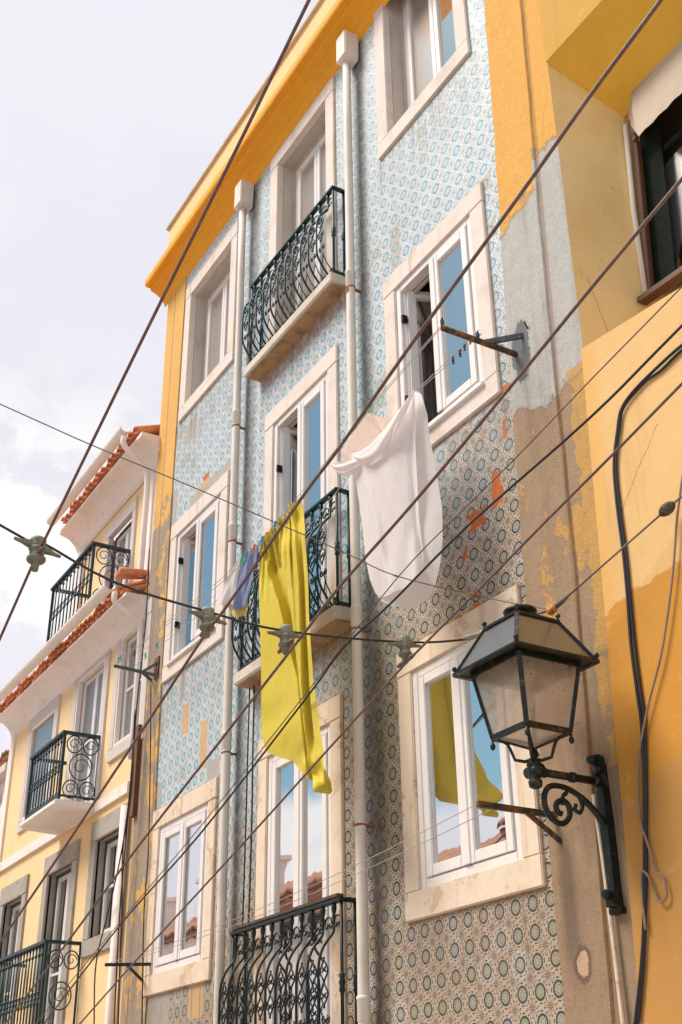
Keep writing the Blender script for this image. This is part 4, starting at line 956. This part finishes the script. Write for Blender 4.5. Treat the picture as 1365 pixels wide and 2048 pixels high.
def gutter(x0, x1, y, z, r, name='gutter', dz=0):
    mb = MB(); n = 10; A = [(r*math.cos(R(a)), r*math.sin(R(a))) for a in [180+180*i/n for i in range(n+1)]]
    pr = [(y+a, z+b) for a, b in A]+[(y+a*.86, z+b*.86) for a, b in A[::-1]]
    mb.prism([(x0, a, b) for a, b in pr], (x1-x0, 0, dz)); return mb.build(name, 'lwhite', YH, smooth=False)
gutter(-9.2, -4.62, -.38, 6.72, .065)
gutter(-7.2, -4.62, -.36, 8.64, .065)
def eave_tiles(x0, x1, y0, y1, z, slope, sp=.13):
    """half round cover tiles; their open ends show under the gutter"""
    mb = MB(); n = int((x1-x0)/sp)
    rr_ = random.Random(int(abs(x0)*10))
    for i in range(n):
        x = x0+sp*(i+.5+rr_.uniform(-.1, .1)); L = y1-y0; y0j = y0+rr_.uniform(-.012, .03)
        for k in range(2):
            off = k*.5*sp; sgn = 1 if k == 0 else -1; rr = sp*.36; zz = z+(0 if k else .03)
            a0 = [(x+off+rr*math.cos(R(a)), y0j+k*.01, zz+sgn*rr*math.sin(R(a))) for a in range(0, 181, 30)]
            a1 = [(x+off+rr*.82*math.cos(R(a)), y0j+k*.01, zz+sgn*rr*.82*math.sin(R(a))) for a in range(180, -1, -30)]
            mb.prism(a0+a1, (0, L, slope*L))
    return mb
eave_tiles(-9.15, -4.5, -.285, 1.6, 6.675, .45).build('roof', 'terra', YH, smooth=False)
dm = eave_tiles(-7.15, -4.5, -.27, 1.6, 8.60, .4); dm.build('dormer_roof', 'terra', YH)
# dormer storey
mb = MB(); HD = (-6.05, -5.30, 6.95, 8.0); wall_grid(mb, -7.05, -4.45, 6.6, 8.5, [HD], .06); mb.box(-7.05, -4.45, .5, 4, 6.6, 8.6)
mb.quad((-7.05, .06, 6.6), (-7.05, .5, 6.6), (-7.05, .5, 8.5), (-7.05, .06, 8.5)); mb.build('dormer_wall', 'lyellow', YH)
MB().box(-7.16, -6.98, .02, .5, 6.6, 8.35).build('corner_strip', 'lwhite', YH)
MB().box(-4.85, -4.44, .02, .5, 6.6, 8.35).build('corner_strip', 'lwhite', YH)
mb = MB(); mb.prism([(-7.2, .05, 8.26), (-7.2, .02, 8.28), (-7.2, -.02, 8.36), (-7.2, -.08, 8.42), (-7.2, -.13, 8.45), (-7.2, -.235, 8.48), (-7.2, -.235, 8.525), (-7.2, .05, 8.53)], (2.76, 0, 0)); mb.build('eaves_moulding', 'lwhite', YH)
MB().tube(spl([(-4.68, -.35, 8.56), (-4.68, -.34, 8.44), (-4.66, -.16, 8.26), (-4.65, -.06, 8.12), (-4.65, -.05, 7.4), (-4.66, -.05, 6.9)]), .033, 12).build('downpipe', 'lwhite', YH, smooth=True)
mb = MB()
for i, x in enumerate((-4.70, -4.60)):
    mb.tube([(x, -.30, 6.87+.02*i), (x, .02, 6.93)], [.038, .032], 12)
mb.build('ridge_tile', 'terra', YH, smooth=True)
MB().tube([(-4.56, -.06, 4.45), (-4.56, -.06, 0)], .042, 14).tube(spl([(-4.58, -.34, 6.62), (-4.57, -.32, 6.5), (-4.54, -.1, 6.35), (-4.53, -.05, 6.2), (-4.53, -.05, 4.9)]), .03, 12).build('downpipe', 'lwhite', YH, smooth=True)
MB().box(-4.46, -4.36, -.06, -.002, 4.32, 5.20).build('rusty_duct', 'darkrust', YH)
def lsurround(x0, x1, z0, z1, w, m, p, y=0, foot=True):
    mb = MB(); mb.box(x0-w, x0, y-.025, y+.04, z0, z1); mb.box(x1, x1+w, y-.025, y+.04, z0, z1); mb.box(x0-w-.003, x1+w+.003, y-.028, y+.04, z1, z1+w*1.3)
    if foot: mb.box(x0-w-.003, x1+w+.003, y-.028, y+.04, z0-w, z0)
    return mb.build('stone_surround', m, p, bevel=.006)
def lwin(n, x0, x1, z0, z1, y, fm, gm, sm, w=.14, bars=1, foot=True, ybase=0.):
    mb = MB(); ring_frame(mb, x0, x1, z0, z1, .035, y, y+.05); wn = mb.build('window', fm, YH)
    lsurround(x0, x1, z0, z1, w, sm, wn, ybase, foot)
    xm = (x0+x1)/2
    for a, b in ((x0+.036, xm-.002), (xm+.002, x1-.036)):
        mb = MB(); ring_frame(mb, a, b, z0+.036, z1-.036, .04, y+.01, y+.045)
        for q in range(bars):
            zq = z0+(z1-z0)*(q+1)/(bars+1); mb.box(a+.04, b-.04, y+.012, y+.04, zq-.012, zq+.012)
        mb.build('sash', 'pvc', wn); pane(wn, a+.04, b-.04, z0+.076, z1-.076, y+.025, gm)
    return wn
for n, x0, x1, z0, z1 in LH:
    if n[0] == 'w':
        wn = lwin(n, x0, x1, z0, z1, .04, 'pvc', 'darkframe', 'ltrim', .13, 1, n != 'w1')
        if n != 'w1': MB().box(x0+.04, x1-.04, .012, .02, z0+.04, z1-.04).build('insect_screen', 'darkframe', wn) if n == 'w0' else None
        ring = MB(); ring_frame(ring, x0+.001, x1-.001, z0+.001, z1-.001, .03, -.02, .03); ring.build('outer_frame', 'lwhite', wn)
    else:
        wn = lwin(n, x0, x1, z0, z1, .075, 'green', 'glass', 'lstone', .16, 1, n == 'g3')
        rv = MB(); rv.box(x0-.02, x0+.002, .02, .075, z0, z1); rv.box(x1-.002, x1+.02, .02, .075, z0, z1); rv.box(x0+.002, x1-.002, .02, .075, z1-.002, z1+.02); rv.build('reveal', 'lstone', wn)
wn = lwin('d', HD[0], HD[1], HD[2], HD[3], .12, 'greypaint', 'glass', 'ltrim', .11, 1, False, .06)

def ring_pts(cx, cz, r, y, n=14): return arc(cx, cz, r, 0, 360, n, y)
def small_balcony(x0, x1, yf, zs, zr, slab, nb, yw=0., mname='iron'):
    """straight barred railing, discs along the front and hoops in the end panels"""
    sl = MB()
    if slab: sl.prism([(x0-.05, yf-.05, zs), (x0-.05, yf-.05, zs-.05), (x0-.05, yf+.03, zs-.075), (x0-.05, yw, zs-.09), (x0-.05, yw, zs)], (x1-x0+.1, 0, 0))
    else: sl.box(x0-.02, x1+.02, yf-.02, yf+.02, zs-.01, zs+.02)
    b = sl.build('balcony', 'lwhite' if slab else mname, YH, bevel=.008 if slab else 0)
    hr = MB(); hr.box(x0-.03, x1+.03, yf-.03, yf+.03, zr-.01, zr+.02); hr.box(x0-.03, x0+.02, yf+.03, yw, zr-.01, zr+.02); hr.box(x1-.02, x1+.03, yf+.03, yw, zr-.01, zr+.02); hr.build('handrail', mname, b)
    br = MB(); br.box(x0-.01, x1+.01, yf-.01, yf+.01, zs+.04, zs+.06); br.box(x0-.01, x0+.01, yf+.01, yw, zs+.04, zs+.06); br.box(x1-.01, x1+.01, yf+.01, yw, zs+.04, zs+.06); br.build('bottom_rail', mname, b)
    for xx in (x0, x1): MB().box(xx-.014, xx+.014, yf-.014, yf+.014, zs, zr).build('post', mname, b)
    H = zr-zs; sp = (x1-x0)/nb
    for i in range(1, nb):
        x = x0+sp*i; mb = MB(); mb.tube([(x, yf, zs+.03), (x, yf, zr)], .0085, 6)
        for q in (.12, .45, .5, .55, .9): mb.lathe((x, yf, zs+H*q), [(.008, -.02), (.017, 0), (.008, .02)], 6)
        mb.build('baluster', mname, b, smooth=True)
    for i in range(nb):
        xc = x0+sp*(i+.5)
        for pts in (arc(xc, zr-.02-sp*.45, sp*.45, 0, 180, 8, yf), arc(xc, zs+.06+sp*.45, sp*.45, 180, 360, 8, yf), ring_pts(xc, zs+H*.5, sp*.36, yf, 10)):
            MB().tube(pts, .006, 5).build('hoop', mname, b, smooth=True)
    g = MB(); D = yw-yf
    for (yc, zc, r_) in ((yf+D*.5, zs+H*.52, D*.30), (yf+D*.28, zs+H*.85, D*.20), (yf+D*.72, zs+H*.85, D*.20), (yf+D*.28, zs+H*.18, D*.20), (yf+D*.72, zs+H*.18, D*.20)):
        g.tube([(x1, yc+r_*math.cos(R(a)), zc+r_*1.15*math.sin(R(a))) for a in range(0, 361, 20)], .007, 6)
        g.tube([(x1, yc+r_*(.8-.6*a/400)*math.cos(R(a)), zc+r_*(.8-.6*a/400)*math.sin(R(a))) for a in range(0, 401, 25)], .005, 5)
    g.box(x1-.008, x1+.008, yw-.03, yw-.012, zs, zr)
    g.build('end_panel', mname, b, smooth=True)
    return b
small_balcony(-6.67, -5.28, -.38, 6.72, 7.47, False, 11, .06)
small_balcony(-6.66, -5.58, -.40, 4.70, 5.40, True, 11)
small_balcony(-7.42, -5.62, -.36, 2.35, 3.34, True, 18)
MB().box(-5.60, -4.45, .001, .01, 6.42, 6.9)

# pale house at the far left edge
PH = thing('pale_house', (-10.2, 1.5, 0), 'pale cream house glimpsed at the far left edge behind the yellow one', 'house')
MB().box(-16, -9.16, .1, 6, 0, 6.25).build('wall', 'lwhite', PH)
MB().box(-16, -9.14, -.05, .1, 5.95, 6.05).build('ledge', 'ltrim', PH)
eave_tiles(-16, -9.25, .0, 2.5, 6.22, .3).build('roof', 'oldroof', PH)
MB().lathe((-9.75, .1, 5.72), [(.07, -.04), (.075, 0), (.05, .02)], 14, (0, 1, 0)).build('vent', 'reveal', PH)

# ------------------------------------------------------------------ houses across the street (seen in the window panes)
def opp(x0, x1, ze, m, label, win):
    o = thing('street_house', ((x0+x1)/2, -8.5, 0), label, 'house')
    mb = MB(); mb.box(x0, x1, -12, -6.5, 0, ze); mb.build('wall', m, o)
    mb = eave_tiles(x0, x1, 6.25, 9.3, ze+.05, .45, .24)
    mb.v = [(x, -y, z) for x, y, z in mb.v]; mb.build('roof', 'oldroof', o)
    mb2 = MB(); mb2.prism([(x0, -6.4, ze), (x0, -9.3, ze+1.35), (x0, -12.1, ze)], (x1-x0, 0, 0)); mb2.build('roof_slope', 'oldroof', o)
    for xx in win:
        w = MB(); w.box(xx, xx+.9, -6.5, -6.46, ze-1.9, ze-.7); w.build('window', 'glass', o)
    for xx in (win if x0 < -20 else ()):
        MB().box(xx-.6, xx-.1, -8.9, -8.3, ze+.6, ze+1.9).box(xx-.68, xx-.02, -8.98, -8.22, ze+1.9, ze+2.0).build('chimney', 'lwhite', o)
    return o
opp(-26, -14.5, 5.4, 'lwhite', 'white low house across the street seen mirrored in the far window', (-24, -21, -18))
opp(-14.4, -7.2, 4.95, 'lwhite', 'white house with red roof mirrored in the middle door', (-13, -10.5))
opp(-7.1, 1.5, 5.35, 'lyellow', 'yellow house across the street opposite the tiled building', (-6, -3.5, -1))
ant = thing('roof_antenna', (-15.5, -8.5, 6.6), 'television antenna on the roof across the street', 'antenna')
MB().tube([(-15.5, -8.5, 6.3), (-15.5, -8.5, 9.2)], .03, 6).build('mast', 'iron_low', ant)
mb = MB(); mb.tube([(-16.3, -8.5, 8.9), (-14.7, -8.5, 8.7)], .02, 6)
for i in range(8): mb.tube([(-16.2+.2*i, -8.8, 8.88-.022*i), (-16.2+.2*i, -8.2, 8.88-.022*i)], .012, 5)
mb.build('boom', 'iron_low', ant)

# ------------------------------------------------------------------ sky and sun
SUN_EL = R(54)
sd = Vector((math.cos(SUN_EL)*(-.42), math.cos(SUN_EL)*(-.907), math.sin(SUN_EL))).normalized()
w = bpy.data.worlds.new("World"); scene.world = w; w.use_nodes = True; nt = w.node_tree; V.nt = nt
bg = nt.nodes['Background']; sky = nt.nodes.new('ShaderNodeTexSky'); sky.sky_type = 'NISHITA'; sky.sun_disc = False
sky.sun_elevation = SUN_EL; sky.sun_rotation = math.atan2(sd.x, sd.y); sky.air_density = 1.0; sky.dust_density = .6
tc = nt.nodes.new('ShaderNodeTexCoord'); vec = tc.outputs['Generated']
sx = nt.nodes.new('ShaderNodeSeparateXYZ'); nt.links.new(vec, sx.inputs[0]); X, Y, Z = [V(sx.outputs[i]) for i in range(3)]
nz = noise(vec, 2.6, 7, .58, (1, 1, 1.7)); nb = noise(vec, 6, 6, .6, (1, 1, 1.5))
# the cloud sheet is solid behind the houses, broken over the opposite side of the street
cover = (Y*1.0).ss(-.25, .1, 0, 1)
lowc = Z.ss(.19, .30, 1, 0)
k = (nz*.55+nb*.35+cover*.9+lowc*.75-.62).ss(.02, .30)
skyc = nt.nodes.new('ShaderNodeMix'); skyc.data_type = 'RGBA'; skyc.blend_type = 'MULTIPLY'; skyc.inputs[0].default_value = 1
nt.links.new(sky.outputs[0], skyc.inputs[6]); skyc.inputs[7].default_value = (.95, 1.15, 1.0, 1)
grey = noise(vec, 3.3, 6, .55, (1, 1, 2.2))
cl = mix(grey.ss(.40, .60), (8.9, 8.75, 9.4), (8.45, 8.35, 9.1))
puff = (nb.ss(.45, .54)*Z.ss(.46, .60, 1, 0)*1.0)
cl = mix(puff, cl, (10.6, 10.4, 10.3)); cl = mix(Z.ss(.80, .93), cl, (38, 36.5, 35))  # zenith, out of view, is brightened as added fill light
fin = mix(k, skyc.outputs[2], cl)
nt.links.new(fin, bg.inputs[0]); bg.inputs[1].default_value = .1
sl = bpy.data.lights.new('sun', 'SUN'); sl.energy = 4.55; sl.angle = R(27); sl.color = (1, .91, .80)
so = bpy.data.objects.new('sun', sl); C.objects.link(so); so.rotation_euler = (-sd).to_track_quat('-Z', 'Y').to_euler()
scene.view_settings.view_transform = 'Standard'; scene.view_settings.look = 'None'; scene.view_settings.exposure = 0
scene.cycles.max_bounces = 6; scene.cycles.transparent_max_bounces = 8
scene.cycles.use_denoising = True

GROUPS = {'overhead cable': 'overhead tram cables along the street', 'overhead wire': 'overhead tram cables along the street', 'washing line': 'washing lines strung along the facade', 'bracket': 'clothes line brackets on the facade', 'cable': 'cables hanging down the walls', 'span wire': 'span wires crossing the street'}
for o in scene.objects:
    if o.parent is None and o.get('category') in GROUPS and not o.get('group'): o['group'] = GROUPS[o['category']]
